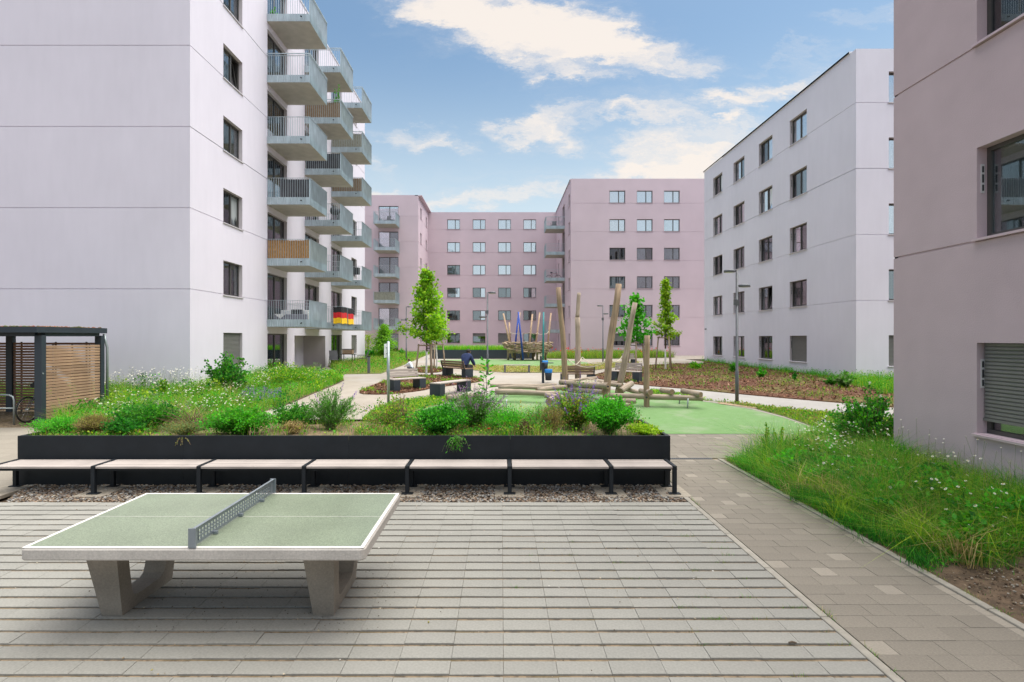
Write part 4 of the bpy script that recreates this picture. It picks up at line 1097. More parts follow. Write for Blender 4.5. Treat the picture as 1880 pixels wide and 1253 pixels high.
# ------------------------------------------------------------------ court benches
def court_bench(label, p0, p1, back=0, L=None, wood='bench_wood'):
    """bench whose ends stand at p0 and p1 (ground points); back: +1 on the far side of its direction, -1 near side, 0 none"""
    a, b = Vector(p0), Vector(p1); d_ = b - a; L = d_.length + .28; c = (a+b)/2
    t = thing('park_bench', label, 'bench', (c.x, c.y, (a.z+b.z)/2), math.atan2(d_.y, d_.x), 'benches of the court')
    for s in (-1, 1):
        part('leg', MB().box(s*(L/2)-.14-s*.14, s*(L/2)+.14-s*.14, -.22, .22, -.03, .40), 'anthracite_slate', t, bevel=.004)
    for j in range(5):
        part('slat', MB().box(-L/2, L/2, -.215+j*.088, -.215+j*.088+.078, .403, .44), wood, t, bevel=.004)
    if back:
        yb = .22*back
        for s in (-1, 1):
            part('bracket', MB().bar((s*(L/2-.06), yb, .36), (s*(L/2-.06), yb+back*.11, .76), .05, .03, up=(1,0,0)), 'anthracite_slate', t)
        for j in range(3):
            z = .475 + j*.10; yy = yb + back*(.035 + .033*j)
            part('back_slat', MB().box(-L/2+.02, L/2-.02, yy-.016-back*.02, yy+.016-back*.02, z, z+.085), wood, t, bevel=.004)
    return t
court_bench('pale wooden bench with backrest at the front of the round mulch bed', G(723, 719), G(770, 714), back=1)
court_bench('backless pale wooden bench on two black blocks beside the lawn', G(803, 729), G(851.6, 718), back=0)
bc = court_bench('brown wooden bench with backrest where a person sits', G(822, 691.5), G(858, 694.8), back=-1, wood='bench_wood_brown')
court_bench('bench with backrest turned away, behind the first two climbing logs', G(1036, 706), G(1085, 706), back=-1, wood='bench_wood_brown')
court_bench('weathered bench facing the mulch bed between the leaning climbing logs', G(1130, 699), G(1170, 701.5), back=1)
court_bench('farthest bench, standing behind the staked dark green tree', G(1147, 671.5), G(1163, 671.5), back=1)
x, y, z = G(949, 684)
fb = thing('park_bench', 'thin flat bench on two posts at the dry lawn', 'bench', (x, y, z), group='benches of the court')
for s in (-1, 1): part('leg', MB().box(s*.62-.045, s*.62+.045, -.16, .16, -.03, .36), 'lamp_grey', fb)
for j in range(3): part('slat', MB().box(-.69, .69, -.18+j*.125, -.18+j*.125+.115, .362, .40), 'bench_wood', fb)

# ------------------------------------------------------------------ litter bins
def litter_bin(label, px, py, h, roof):
    x, y, z = G(px, py)
    t = thing('litter_bin', label, 'litter bin', (x, y, z), group='blue lined litter bins')
    part('post', MB().box(-.05, .05, -.05, .05, -.05, h+.30), 'anthracite_slate', t)
    part('bucket', MB().lathe((.22, 0, h-.40), [(0, 0), (.125, 0), (.155, .40), (.15, .40), (.12, .03)], 16), 'anthracite_slate', t)
    part('bin_liner', MB().lathe((.22, 0, h-.09), [(.158, 0), (.163, .02), (.168, .13), (.15, .15), (.13, .12), (.12, -.1), (0, -.12)], 16), 'bin_blue', t)
    if roof: part('roof', MB().box(-.06, .42, -.15, .15, h+.30, h+.325), 'anthracite_slate', t)
    return t
litter_bin('nearer litter bin with a blue bag and a flat metal lid', 997, 703, .50, True)
litter_bin('farther litter bin with a blue bag behind the nearer one', 993, 683, .52, False)

# ------------------------------------------------------------------ far planter
a, b = G(793, 659), G(978, 659)
p2_ = thing('planter', 'far dark blue-grey planter wall full of grass below the pink windows', 'planter', ((a[0]+b[0])/2, a[1]+1.0, a[2]))
hw = (b[0]-a[0])/2
for i in range(4):
    part('panel', MB().box(-hw+i*hw/2+.003, -hw+(i+1)*hw/2-.003, -1, -.98, -.05, .74), 'anthracite_slate', p2_)
part('panel', MB().box(-hw, -hw+.02, -.978, 1, -.05, .74).box(hw-.02, hw, -.978, 1, -.05, .74).box(-hw+.02, hw-.02, .98, 1, -.05, .74), 'anthracite_slate', p2_)
part('soil', MB().box(-hw+.03, hw-.03, -.97, .97, .5, .68), 'soil', p2_)
PL2 = (a[0]+.1, b[0]-.1, a[1]+.05, a[1]+1.95, a[2]+.68)

# ------------------------------------------------------------------ logs
rl = random.Random(11)
def log_mesh(a, b, r0, r1, seed, bend=.02, n=14):
    """peeled trunk with a slight sweep and knots, sawn ends"""
    r = random.Random(seed); a, b = Vector(a), Vector(b); d_ = (b-a); L = d_.length; dn = d_.normalized()
    u = Vector((0,0,1)) if abs(dn.z) < .8 else Vector((1,0,0))
    s1 = dn.cross(u).normalized(); s2 = s1.cross(dn)
    k = 9; pts = []; rad = []; ph = r.uniform(0, 6)
    for i in range(k):
        t = i/(k-1); w = math.sin(math.pi*t)
        o_ = s1*(bend*L*.4*math.sin(t*5+ph)*w) + s2*(bend*L*.4*math.cos(t*4+ph*1.7)*w)
        pts.append(a + d_*t + o_); rad.append((r0+(r1-r0)*t)*(1+r.uniform(-.06,.06)))
    mb = MB().tube(pts, rad, n, wob=.03, rnd=r)
    mb.m[-1] = 1; mb.m[-2] = 1
    return mb
cs = thing('climbing_structure', 'climbing structure of peeled tree trunks with tall leaning posts on green rubber', 'play structure', G(1112, 735))
co = tuple(cs.location)
def clog(a, b, r0, r1=None, m_='log_weathered', bend=.02, nm='log'):
    a, b = Vector(a), Vector(b); d_ = b - a
    return part(nm, log_mesh((0,0,0), (0,0,d_.length), r0, r1 or r0, rl.randrange(9999), bend), [m_, 'log_end'], cs, loc=a-Vector(co), rot=tuple(d_.to_track_quat('Z', 'Y').to_euler()))
def dn(p, dz): return (p[0], p[1], p[2]+dz)
# posts: foot on the ground, head where the photo shows it
P1b, P2b, P3b, P4b, P5b = G(1040, 716), G(1062, 706), G(1110, 737), G(1131, 724), G(1187, 747)
P1t, P2t, P3t, P4t, P5t = W(1025, 528, P1b[1]-.2), W(1063, 538, P2b[1]+.1), W(1136, 522, P3b[1]+.3), W(1166, 556, P4b[1]-.2), W(1188, 616, P5b[1])
clog(dn(P1b,-.3), P1t, .12, .085, 'log_warm', nm='post'); 
mid2 = W(1060, 583, P2b[1])
clog(dn(P2b,-.3), mid2, .125, .10, nm='post'); clog(dn(mid2,-.02), P2t, .085, .07, nm='post')
clog(dn(P3b,-.3), P3t, .125, .10, 'log_warm', nm='post', bend=.03)
clog(dn(P4b,-.3), P4t, .115, .085, nm='post'); clog(dn(P5b,-.3), P5t, .088, .085, 'log_warm', nm='post', bend=.008)
# right-hand beam with cross logs
b0, b1 = W(1116, 726, 16.62), W(1290, 732, 16.15)
clog(b0, b1, .078, .085, bend=.008)
for (px, py, ln_, yo) in ((1198, 721, .35, -.25), (1238, 720, .42, -.2)):
    c = W(px, py, 16.4+yo); clog((c[0]-.06, c[1], c[2]), (c[0]-.16, c[1]+.75, c[2]-.02), .082)
c = W(1287, 725, 16.0); clog(c, W(1253, 718, 16.7), .082, .088)
c = W(1262, 720, 16.9); clog(c, W(1254, 719, 17.25), .085)
# front logs below
clog(W(1106, 735.5, 15.9), W(1168, 737, 15.7), .072, .078, bend=.01)
clog(W(1158, 746, 15.3), W(1132, 741, 16.4), .078, .07, bend=.01)
# hub frame
clog(W(1029, 702, 18.9), W(1117, 709, 17.2), .095, .10)
clog(W(1042, 700, 19.6), W(1095, 694, 20.2), .06, .055)
clog(W(1074, 697, 20.2), W(1135, 704, 18.5), .07, .065)
clog(W(1100, 702, 18.9), W(1143, 709, 18.2), .075)
clog(W(1139, 719, 17.6), W(1160, 704, 18.1), .11, .10)
clog(W(1150, 715, 18.2), W(1175, 722, 17.7), .075)
clog(W(1045, 716, 18.6), W(1108, 714, 17.6), .12, .11); clog(W(1030, 712, 19), W(1108, 720, 17.3), .09)
# left balance logs
clog(W(909, 719.5, 17.3), W(1028, 723, 17.0), .105, .075, bend=.012)
clog(W(915, 712, 18.2), W(1030, 711, 18.4), .07, .06, bend=.03)
clog(W(900, 708.5, 19.3), W(1022, 707, 19.2), .06, .055, bend=.03)
clog(W(985, 716, 17.9), W(1042, 711, 18.6), .07, .09)
clog(W(1001, 726, 16.2), W(1075, 736, 15.7), .085, .08, bend=.02)
clog(W(1008, 737.5, 15.35), W(1022, 727, 16.9), .105, .10)
clog(W(820, 730.5, 17.2), W(885, 726, 17.7), .085, .08, bend=.01)
for i, (px, py) in enumerate(((1262, 750), (1247, 742), (929, 752), (925, 731), (1010, 748), (1138, 752), (850, 740))):
    g = G(px, py); part('support_leg', MB().tube([(g[0], g[1], g[2]-.1), (g[0]+.02, g[1], g[2]+.30)], .022, 8), 'steel_grey', cs, off=co)
# net inside the hub and ropes
def sag(a, b, s, n=7): return [tuple(Vector(a).lerp(Vector(b), i/(n-1)) - Vector((0,0,s*4*(i/(n-1))*(1-i/(n-1))))) for i in range(n)]
ropes = [sag(W(1040, 657, P1b[1]-.1), W(1069, 656, P2b[1]-.1), .28), sag(W(1069, 656, P2b[1]-.1), W(1117, 659, P3b[1]+.15), .22), sag(W(1043, 661, P1b[1]-.1), W(1117, 662, P3b[1]+.15), .25), sag(W(1122, 662, P3b[1]+.1), W(1142, 655, P4b[1]), .1)]
for r0 in ropes: part('rope', MB().tube(r0, .012, 5), 'rope', cs, off=co)
hn = MB()
for i in range(7):
    t = i/6
    hn.tube([Vector(W(1046, 704, 19.0)).lerp(Vector(W(1082, 697, 20.0)), t), Vector(W(1085, 706, 17.9)).lerp(Vector(W(1112, 702, 18.8)), t)], .012, 5)
    hn.tube([Vector(W(1046, 704, 19.0)).lerp(Vector(W(1085, 706, 17.9)), t), Vector(W(1082, 697, 20.0)).lerp(Vector(W(1112, 702, 18.8)), t)], .012, 5)
part('climbing_net', hn, 'rope', cs, off=co)
for (px, py, yy) in ((1033, 705, 18.72), (1116, 710, 17.0), (1037, 713, 18.4), (1110, 728, 16.45), (1187, 730, 16.2), (1133, 709, 18.0)):
    p = W(px, py, yy); part('bolt', MB().tube([(p[0], p[1]-.03, p[2]), (p[0], p[1]+.03, p[2])], .03, 8), 'box_dark', cs, off=co)

# ------------------------------------------------------------------ nest on poles
nc_ = G(969, 661.5); nx_, ny_, nz_ = nc_
ns_ = thing('play_nest', 'bird-nest play platform of piled sticks with blue and teal poles', 'play structure', nc_)
rn = random.Random(21)
for layer in range(9):
    zc = .62 + layer*.095; grow = .80 + .20*min(1, layer/5)
    for i in range(17):
        a = 2*math.pi*(i + rn.uniform(-.35,.35))/17
        cx, cy = 1.75*grow*math.cos(a), 1.15*grow*math.sin(a)
        tx, ty = -1.75*math.sin(a), 1.15*math.cos(a); tl = math.hypot(tx, ty); tx /= tl; ty /= tl
        L_ = rn.uniform(.45, .85); dz_ = rn.uniform(-.10,.10); r = rn.uniform(.045, .068)
        rad = rn.uniform(-.10, .20)
        cx += math.cos(a)*rad; cy += math.sin(a)*rad
        part('stick', MB().tube([(cx-tx*L_/2, cy-ty*L_/2, zc-dz_), (cx+tx*L_/2, cy+ty*L_/2, zc+dz_)], [r, r*.85], 6), 'nest_wood', ns_)
part('platform', MB().lathe((0,0,.62), [(0,0),(1.3,0),(1.3,.06),(0,.06)], 16), 'nest_wood', ns_)
for (px, w_) in ((933, .07), (945, .06), (958, .06), (979, .07), (986, .06), (1002, .07)):
    x = W(px, 661, ny_)[0]-nx_; yy = rn.uniform(-.6, .7)
    part('leg', MB().tube([(x, yy, -.1), (x, yy, .75)], .09, 8), 'nest_wood', ns_)
for (pb, pt, yt, m_) in (((936,632),(924,576),-.3,'pole_wood'),((947,632),(954.5,574),.9,'pole_wood'),((972,632),(977.5,577),-.5,'pole_wood'),((984,630),(991,574),.6,'pole_wood'),((1006,628),(1011.5,575),.3,'pole_wood'),((943,661),(952.5,574),.3,'pole_blue'),((960.5,661.5),(951.5,573),-1.3,'pole_blue'),((997,662),(998,573.5),-1.2,'pole_teal'),((936,620),(935,592),.7,'pole_wood')):
    Yb = ny_ + yt; p0, p1 = Vector(W(*pb, Yb)), Vector(W(*pt, Yb))
    if pb[1] < 650: p0 = p0 - (p1-p0)*.45
    part('pole', MB().tube([p0, p1], [.075, .062], 10), m_, ns_, off=nc_)
rp = [W(936, 611, ny_-.3), W(974, 611, ny_-.5), W(987, 611, ny_+.6), W(998, 613, ny_-1.2), W(1008, 608, ny_+.3)]
for a, b in zip(rp[:-1], rp[1:]): part('rope', MB().tube(sag(a, b, .12), .015, 5), 'rope', ns_, off=nc_)

# ------------------------------------------------------------------ terrace furniture
def garden_chair(label, loc, rot):
    t = thing('garden_chair', label, 'chair', loc, rot, 'chairs on the terrace')
    for s in (-1, 1):
        part('leg', MB().tube([(s*.27,.24,0),(s*.27,.26,.42),(s*.27,.30,.62),(s*.27,-.20,.62),(s*.27,-.26,0)], .014, 6), 'chair_metal', t)
    part('seat', MB().box(-.25,.25,-.24,.24,.40,.43), 'chair_mesh', t)
    part('backrest', MB().bar((0,-.24,.42),(0,-.42,.98),.50,.025,up=(0,1,0)), 'chair_mesh', t)
    return t
garden_chair('dark garden chair nearest to the entrance porch', (-10.25, 33.2, zg(33)), R(-150))
garden_chair('dark garden chair turned towards the path', (-9.15, 35.6, zg(35)), R(95))
gt = thing('garden_table', 'dark garden table with a wooden crate between the terrace chairs', 'table', (-9.85, 34.7, zg(34.7)))
for sx in (-.35, .35):
    for sy in (-.28, .28): part('leg', MB().box(sx-.02, sx+.02, sy-.02, sy+.02, 0, .70), 'chair_metal', gt)
part('table_top', MB().box(-.42,.42,-.35,.35,.70,.73), 'chair_metal', gt)
cr = thing('crate', 'small wooden crate with dark rim standing on the garden table', 'crate', (-9.85, 34.7, zg(34.7)+.731))
for i in range(3): part('slat', MB().box(-.32,.32,-.22,-.20,.01+i*.09,.085+i*.09).box(-.32,.32,.20,.22,.01+i*.09,.085+i*.09).box(-.32,-.30,-.2,.2,.01+i*.09,.085+i*.09).box(.30,.32,-.2,.2,.01+i*.09,.085+i*.09), 'crate_wood', cr)
part('rim', MB().box(-.34,.34,-.24,-.19,.28,.32).box(-.34,.34,.19,.24,.28,.32).box(-.34,-.29,-.19,.19,.28,.32).box(.29,.34,-.19,.19,.28,.32), 'box_dark', cr)

# ------------------------------------------------------------------ things on the balconies
def bal_world(key): 
    b = BAL[key]; p = b.parent
    return Matrix.Translation(p.location) @ Matrix.Translation(b.location) @ Matrix.Rotation(b.rotation_euler.z, 4, 'Z')
def on_balcony(key, name, label, cat, group=None):
    m_ = bal_world(key); loc = m_.to_translation()
    return thing(name, label, cat, loc, m_.to_euler().z, group)
def canes(p0, p1, z0, z1, d=.022, r=.011):
    mb = MB(); a, b = Vector(p0), Vector(p1); n = int((b-a).length/d)
    for i in range(n+1):
        p = a.lerp(b, i/n); h = z1 + rn.uniform(-.02, .02)
        mb.tube([(p.x, p.y, z0), (p.x, p.y, h)], r, 4, smooth=False)
    return mb
def screen(key, label, m_, sides='ns', frac=(0, 1), m2=None, w=2.42, p=1.98, cloth=False, top=1.2):
    t = on_balcony(key, 'privacy_screen', label, 'privacy screen', 'screens tied to the balcony railings')
    def wall(a, b, mm):
        if not cloth: part('screen_panel', canes(a, b, .30, top), mm, t)
        else:
            a, b = Vector(a), Vector(b); n = 26; v = []; f = []
            nrm = (b-a).cross(Vector((0,0,1))).normalized()
            for i in range(n+1):
                for j in range(5):
                    z = .33 + (top-.33)*j/4 + (.03*math.sin(i*1.7) if j == 0 else 0)
                    v.append(tuple(a.lerp(b, i/n) + nrm*.014*math.sin(i*1.3+j*.9) + Vector((0,0,z))))
            for i in range(n):
                for j in range(4): q = i*5+j; f.append((q, q+5, q+6, q+1))
            part('screen_panel', MB().add(v, f, 0, True), mm, t)
    if 'n' in sides: wall((.03, -p*frac[1]+.02, 0), (.03, -p*frac[0]-.04, 0), m_)
    if 's' in sides: wall((.04, -p+.03, 0), (w-.04, -p+.03, 0), m2 or m_)
    return t
screen((0,1), 'orange reed screen tied along the second balcony from the ground, nearest column', 'reed_orange', m2='reed_beige')
screen((0,2), 'charcoal cloth screen on the third balcony from the ground, nearest column', 'fabric_charcoal', frac=(.28, 1), cloth=True)
screen((1,3), 'charcoal cloth screen on a balcony of the middle column', 'fabric_charcoal', cloth=True)
screen((1,4), 'brown reed screen below climbing plants, middle balcony column', 'reed_brown', m2='reed_beige')
screen((2,3), 'grey-brown reed screen on a balcony of the far column, below the beige one', 'reed_brown', m2='reed_beige')
screen((2,4), 'beige reed screen on the second highest balcony of the far column', 'reed_beige')
screen(('pl',1), 'beige mat screen across a balcony of the pink block', 'reed_beige', sides='s', w=2.3, p=2.2)
# flag wrapped round the corner of the lowest middle balcony, second flag beside it
def flag(label, segs):
    t = on_balcony((1,0), 'flag', label, 'flag', 'black red gold flags')
    for i, m_ in enumerate(('flag_gold', 'flag_red', 'flag_black')):
        z0_, z1_ = .30 + i*.305, .30 + (i+1)*.305
        v = []; f = []; n = 0
        for (a, b) in segs:
            a, b = Vector(a), Vector(b); k = 10; nrm = (b-a).cross(Vector((0,0,1))).normalized()
            base = len(v)
            for q in range(k+1):
                for z in (z0_, z1_):
                    v.append(tuple(a.lerp(b, q/k) + nrm*.012*math.sin(q*1.4+z*4) + Vector((0,0,z - .02*math.sin(q*.7)))))
            for q in range(k): w_ = base+2*q; f.append((w_, w_+2, w_+3, w_+1))
        part('stripe', MB().add(v, f, 0, True), m_, t)
    return t
flag('black, red and gold flag hung round a balcony corner', [((-.075, -1.62, 0), (-.075, -2.06, 0)), ((-.07, -2.07, 0), (1.05, -2.07, 0))])
flag('narrow black, red and gold flag right of the larger flag', [((1.22, -2.07, 0), (2.42, -2.07, 0))])
def box_on(key, name, label, cat, boxes, mats_):
    t = on_balcony(key, name, label, cat)
    for i, (nm, b_, m_) in enumerate(boxes): part(nm, MB().box(*b_), m_, t, bevel=.02)
    return t
box_on((0,0), 'garden_sofa', 'grey covered garden sofa on the lowest balcony of the nearest column', 'sofa', [('seat', (.35,1.15,-1.75,-.15,.2,.62), 'sofa_grey'), ('backrest', (1.16,1.4,-1.75,-.15,.2,.85), 'cloth_white'), ('armrest', (.35,1.15,-1.9,-1.76,.2,.72), 'cloth_white')], None)
t = on_balcony((0,0), 'cloth', 'small white cloth draped over the grey covered sofa', 'cloth')
part('drape', MB().add([(.33,-.2,.625),(.33,-.75,.625),(.33,-.48,.40),(.8,-.2,.63),(.8,-.75,.63)], [(0,1,2),(0,3,4,1)]), 'cloth_white', t)
box_on((0,0), 'cushion', 'dark striped cushion on the grey covered sofa', 'cushion', [('cover', (.7,.95,-1.35,-.85,.63,.86), 'box_dark')], None)
box_on((0,3), 'garden_sofa', 'dark rattan sofa on the fourth balcony of the nearest column', 'sofa', [('seat', (1.5,2.2,-1.8,-.9,.2,.62), 'chair_metal'), ('backrest', (2.2,2.38,-1.8,-.9,.2,.92), 'chair_metal'), ('armrest', (1.5,2.2,-.88,-.74,.2,.72), 'chair_metal')], None)
box_on((0,3), 'garden_table', 'low dark table on the fourth balcony of the nearest column', 'table', [('table_top', (.9,1.4,-1.3,-.5,.5,.55), 'chair_metal'), ('leg', (1.0,1.3,-1.0,-.8,.2,.5), 'chair_metal')], None)
box_on((2,1), 'planter_box', 'black box hung at the railing of the far column', 'box', [('trough', (.08,.4,-1.75,-1.0,.75,1.15), 'box_dark'), ('rim', (.06,.42,-1.77,-.98,1.15,1.18), 'anthracite')], None)
gr = on_balcony((1,2), 'barbecue', 'black covered barbecue on a balcony of the middle column', 'barbecue')
part('kettle', MB().lathe((.6,-1.5,.75), [(0,0),(.22,.06),(.29,.22),(.25,.38),(.1,.48),(0,.5)], 14), 'box_dark', gr)
for a in (0, 2.1, 4.2): part('leg', MB().tube([(.6+.12*math.cos(a),-1.5+.12*math.sin(a),.85),(.6+.3*math.cos(a),-1.5+.3*math.sin(a),.2)], .018, 6), 'chair_metal', gr)
def on_bal_bike():
    m_ = bal_world(('pr',2)); p = m_ @ Vector((.35, -1.0, .2))
    return p
p = on_bal_bike()
bicycle('bicycle', 'bicycle standing on a balcony at the corner of the pink blocks', tuple(p), 0.0, 'bike_red')
for key, lb in ((('pr',4), 'dark chair on the top corner balcony of the pink block'), (('pl',4), 'small dark chair on the top balcony of the pink block beside the white building')):
    m_ = bal_world(key); q = m_ @ Vector((1.2, -1.1, .2)); garden_chair(lb, tuple(q), R(160))

# ------------------------------------------------------------------ tree stakes
def stakes(label, c, rad, h, rot, n=3):
    t = thing('tree_stakes', label, 'tree stakes', c, rot, 'stake frames of the young trees')
    ps = []
    for i in range(n):
        a = 2*math.pi*i/n; p0 = Vector((rad*1.25*math.cos(a), rad*1.25*math.sin(a), -.2)); p1 = Vector((rad*.85*math.cos(a), rad*.85*math.sin(a), h))
        part('stake', MB().tube([p0, p1], [.045, .04], 8), 'stake_wood', t); ps.append(p1)
    for i in range(n):
        a, b = ps[i], ps[(i+1) % n]
        part('rail', MB().tube([a+(a-b)*.08-Vector((0,0,.07)), b+(b-a)*.08-Vector((0,0,.07))], .03, 7), 'stake_wood', t)
    part('strap', MB().tube([ps[0]-Vector((0,0,.2)), Vector((.04,0,h-.2)), Vector((-.03,.02,h-.2)), ps[1]-Vector((0,0,.2))], .02, 5), 'strap_black', t)
    return t
T1, T1b, T2, T3 = G(783, 691), G(801.6, 678), G(1168, 685), G(1222, 679.6)
stakes('three wooden stakes around the bright green maple', T1, .42, 1.50, R(-50))
stakes('three wooden stakes just behind the bright green maple', T1b, .42, 1.45, R(20))
stakes('three wooden stakes around the dark green tree behind the weathered bench', T2, .42, 1.60, R(15))
stakes('three wooden stakes around the yellow-green tree on the mulch bed', T3, .45, 1.85, R(-80))

# ------------------------------------------------------------------ people
def skinned(name, verts, edges, radii, mname, parent=None, root=0, sub=2):
    me = bpy.data.meshes.new(name); me.from_pydata([tuple(v) for v in verts], edges, [])
    me.materials.append(M[mname])
    o_ = link(name, me, parent)
    md = o_.modifiers.new('skin', 'SKIN'); md.use_smooth_shade = True
    for i, r in enumerate(radii):
        sv = me.skin_vertices[0].data[i]; sv.radius = (r, r) if not hasattr(r, '__len__') else r; sv.use_root = (i == root)
    sb = o_.modifiers.new('subdivision', 'SUBSURF'); sb.levels = sub; sb.render_levels = sub
    return o_
def person(label, loc, rot, pose, scale=1.0, clothes=None, hair='hair_dark'):
    """pose: joint dictionary in metres, facing +Y"""
    P = pose; names = list(P); V = [Vector(P[k]) * scale for k in names]; I = {k: i for i, k in enumerate(names)}
    E = [('pelvis','belly'),('belly','chest'),('chest','neck'),('neck','skull'),('skull','crown'),('skull','nose')]
    for s in 'lr':
        E += [('chest','sh'+s),('sh'+s,'el'+s),('el'+s,'wr'+s),('wr'+s,'palm'+s),('pelvis','hip'+s),('hip'+s,'kn'+s),('kn'+s,'an'+s),('an'+s,'toe'+s)]
    rad = dict(pelvis=.12, belly=.115, chest=.125, neck=.05, skull=.085, crown=.07, nose=.03)
    for s in 'lr': rad.update({'sh'+s:.06,'el'+s:.042,'wr'+s:.028,'palm'+s:.032,'hip'+s:.085,'kn'+s:.055,'an'+s:.038,'toe'+s:.032})
    R_ = [rad[k]*scale for k in names]
    # fingers, rooted inside the palm
    for s in 'lr':
        pa, wr = V[I['palm'+s]], V[I['wr'+s]]; d_ = (pa-wr).normalized(); side = d_.cross(Vector((0,0,1))).normalized()
        for q, (of, ln_) in enumerate(((-.03,.07),(-.011,.085),(.009,.08),(.028,.065))):
            i0 = len(V); V += [pa + side*of*scale + d_*.02*scale, pa + side*of*1.2*scale + d_*(.02+ln_*.6)*scale - Vector((0,0,.012*scale)), pa + side*of*1.2*scale + d_*(.02+ln_*.8)*scale - Vector((0,0,.035*scale))]
            R_ += [.009*scale]*3; E += [('palm'+s, i0), (i0, i0+1), (i0+1, i0+2)]
        i0 = len(V); V += [pa - side*.05*scale - d_*.02*scale, pa - side*.065*scale + d_*.02*scale]; R_ += [.011*scale, .009*scale]; E += [('wr'+s, i0), (i0, i0+1)]
    ee = [(I[a] if isinstance(a, str) else a, I[b] if isinstance(b, str) else b) for a, b in E]
    body = skinned('person', V, ee, R_, 'skin', None, I['pelvis'])
    body.location = loc; body.rotation_euler = (0, 0, rot)
    tag(body, label, 'person')
    def cloth(nm, chain, grow, m_):
        ks = []
        for a, b in chain:
            for q in (a, b):
                if q not in ks: ks.append(q)
        skinned(nm, [V[I[q]] for q in ks], [(ks.index(a), ks.index(b)) for a, b in chain], [(rad[q]+grow)*scale for q in ks], m_, body, ks.index(chain[0][0]))
    for nm, chain, grow, m_ in clothes: cloth(nm, chain, grow, m_)
    sk, cr_ = V[I['skull']], V[I['crown']]; up = (cr_-sk).normalized(); fw = (V[I['nose']]-sk).normalized()
    hc = sk + up*.045*scale - fw*.018*scale
    mb = MB().lathe((0,0,0), [(.0,.098),(.05,.088),(.085,.055),(.098,.0),(.095,-.05),(.07,-.085)], 14)
    hm = mb.mesh('hair', hair)
    ho = link('hair', hm, body, hc); ho.rotation_euler = up.to_track_quat('Z', 'Y').to_euler(); ho.scale = (scale, scale*1.08, scale)
    for s in (-1, 1):
        ax = up.cross(fw).normalized()
        e = MB().lathe((0,0,0), [(0,.008),(.008,.004),(.009,0),(0,-.006)], 8); eo = link('eye', e.mesh('eye', 'box_dark'), body, sk + fw*.078*scale + ax*s*.03*scale + up*.02*scale); eo.scale = (scale,)*3
        er = MB().tube([(0,0,-.03),(0,.01,0),(0,0,.03)], .012, 6); ro = link('ear', er.mesh('ear', 'skin'), body, sk + ax*s*.085*scale); ro.scale = (scale,)*3
    for s in 'lr':
        a, b = V[I['an'+s]], V[I['toe'+s]]
        skinned('shoe', [a + (a-b).normalized()*.03*scale - Vector((0,0,.02*scale)), (a+b)/2 - Vector((0,0,.015*scale)), b], [(0,1),(1,2)], [.043*scale, .046*scale, .04*scale], 'shoe_dark', body)
    return body
sit = dict(pelvis=(0,0,.56), belly=(0,.06,.72), chest=(0,.18,.92), neck=(0,.30,1.08), skull=(0,.36,1.16), crown=(0,.38,1.26), nose=(0,.46,1.13),
    shl=(-.19,.20,.98), ell=(-.25,.32,.72), wrl=(-.16,.50,.62), palml=(-.12,.57,.60), shr=(.19,.20,.98), elr=(.27,.28,.72), wrr=(.26,.44,.58), palmr=(.24,.52,.55),
    hipl=(-.10,.05,.53), knl=(-.13,.46,.52), anl=(-.12,.42,.09), toel=(-.13,.58,.04), hipr=(.10,.05,.53), knr=(.14,.47,.52), anr=(.13,.40,.09), toer=(.14,.56,.04))
hood = [('belly','pelvis'),('belly','chest'),('chest','neck'),('chest','shl'),('shl','ell'),('ell','wrl'),('chest','shr'),('shr','elr'),('elr','wrr')]
mB = bc.matrix_basis; seat_pt = mB @ Vector((.46, .06, 0))
person('person in a navy hooded sweater sitting hunched on the brown bench', (seat_pt.x, seat_pt.y, bc.location.z-.02), bc.rotation_euler.z + R(22), sit, 1.0,
       [('sweater', hood, .045, 'hoodie_navy'), ('shorts', [('pelvis','hipl'),('hipl','knl'),('pelvis','hipr'),('hipr','knr')], .018, 'shorts_dark')])
crouch = dict(pelvis=(0,0,.30), belly=(0,.06,.47), chest=(0,.16,.68), neck=(0,.24,.84), skull=(0,.29,.96), crown=(0,.31,1.08), nose=(0,.40,.94),
    shl=(-.15,.18,.76), ell=(-.21,.36,.60), wrl=(-.14,.52,.50), palml=(-.12,.58,.46), shr=(.15,.18,.76), elr=(.22,.36,.60), wrr=(.14,.52,.50), palmr=(.12,.58,.46),
    hipl=(-.10,.02,.28), knl=(-.17,.36,.44), anl=(-.14,.10,.07), toel=(-.15,.26,.03), hipr=(.10,.02,.28), knr=(.17,.36,.44), anr=(.14,.10,.07), toer=(.15,.26,.03))
x, y, z = G(756, 683)
person('small child in a white shirt crouching on the path', (x, y, z), R(70), crouch, .62,
       [('shirt', hood, .028, 'shirt_white'), ('trousers', [('pelvis','hipl'),('hipl','knl'),('knl','anl'),('pelvis','hipr'),('hipr','knr'),('knr','anr')], .018, 'trousers_grey')], 'hair_brown')

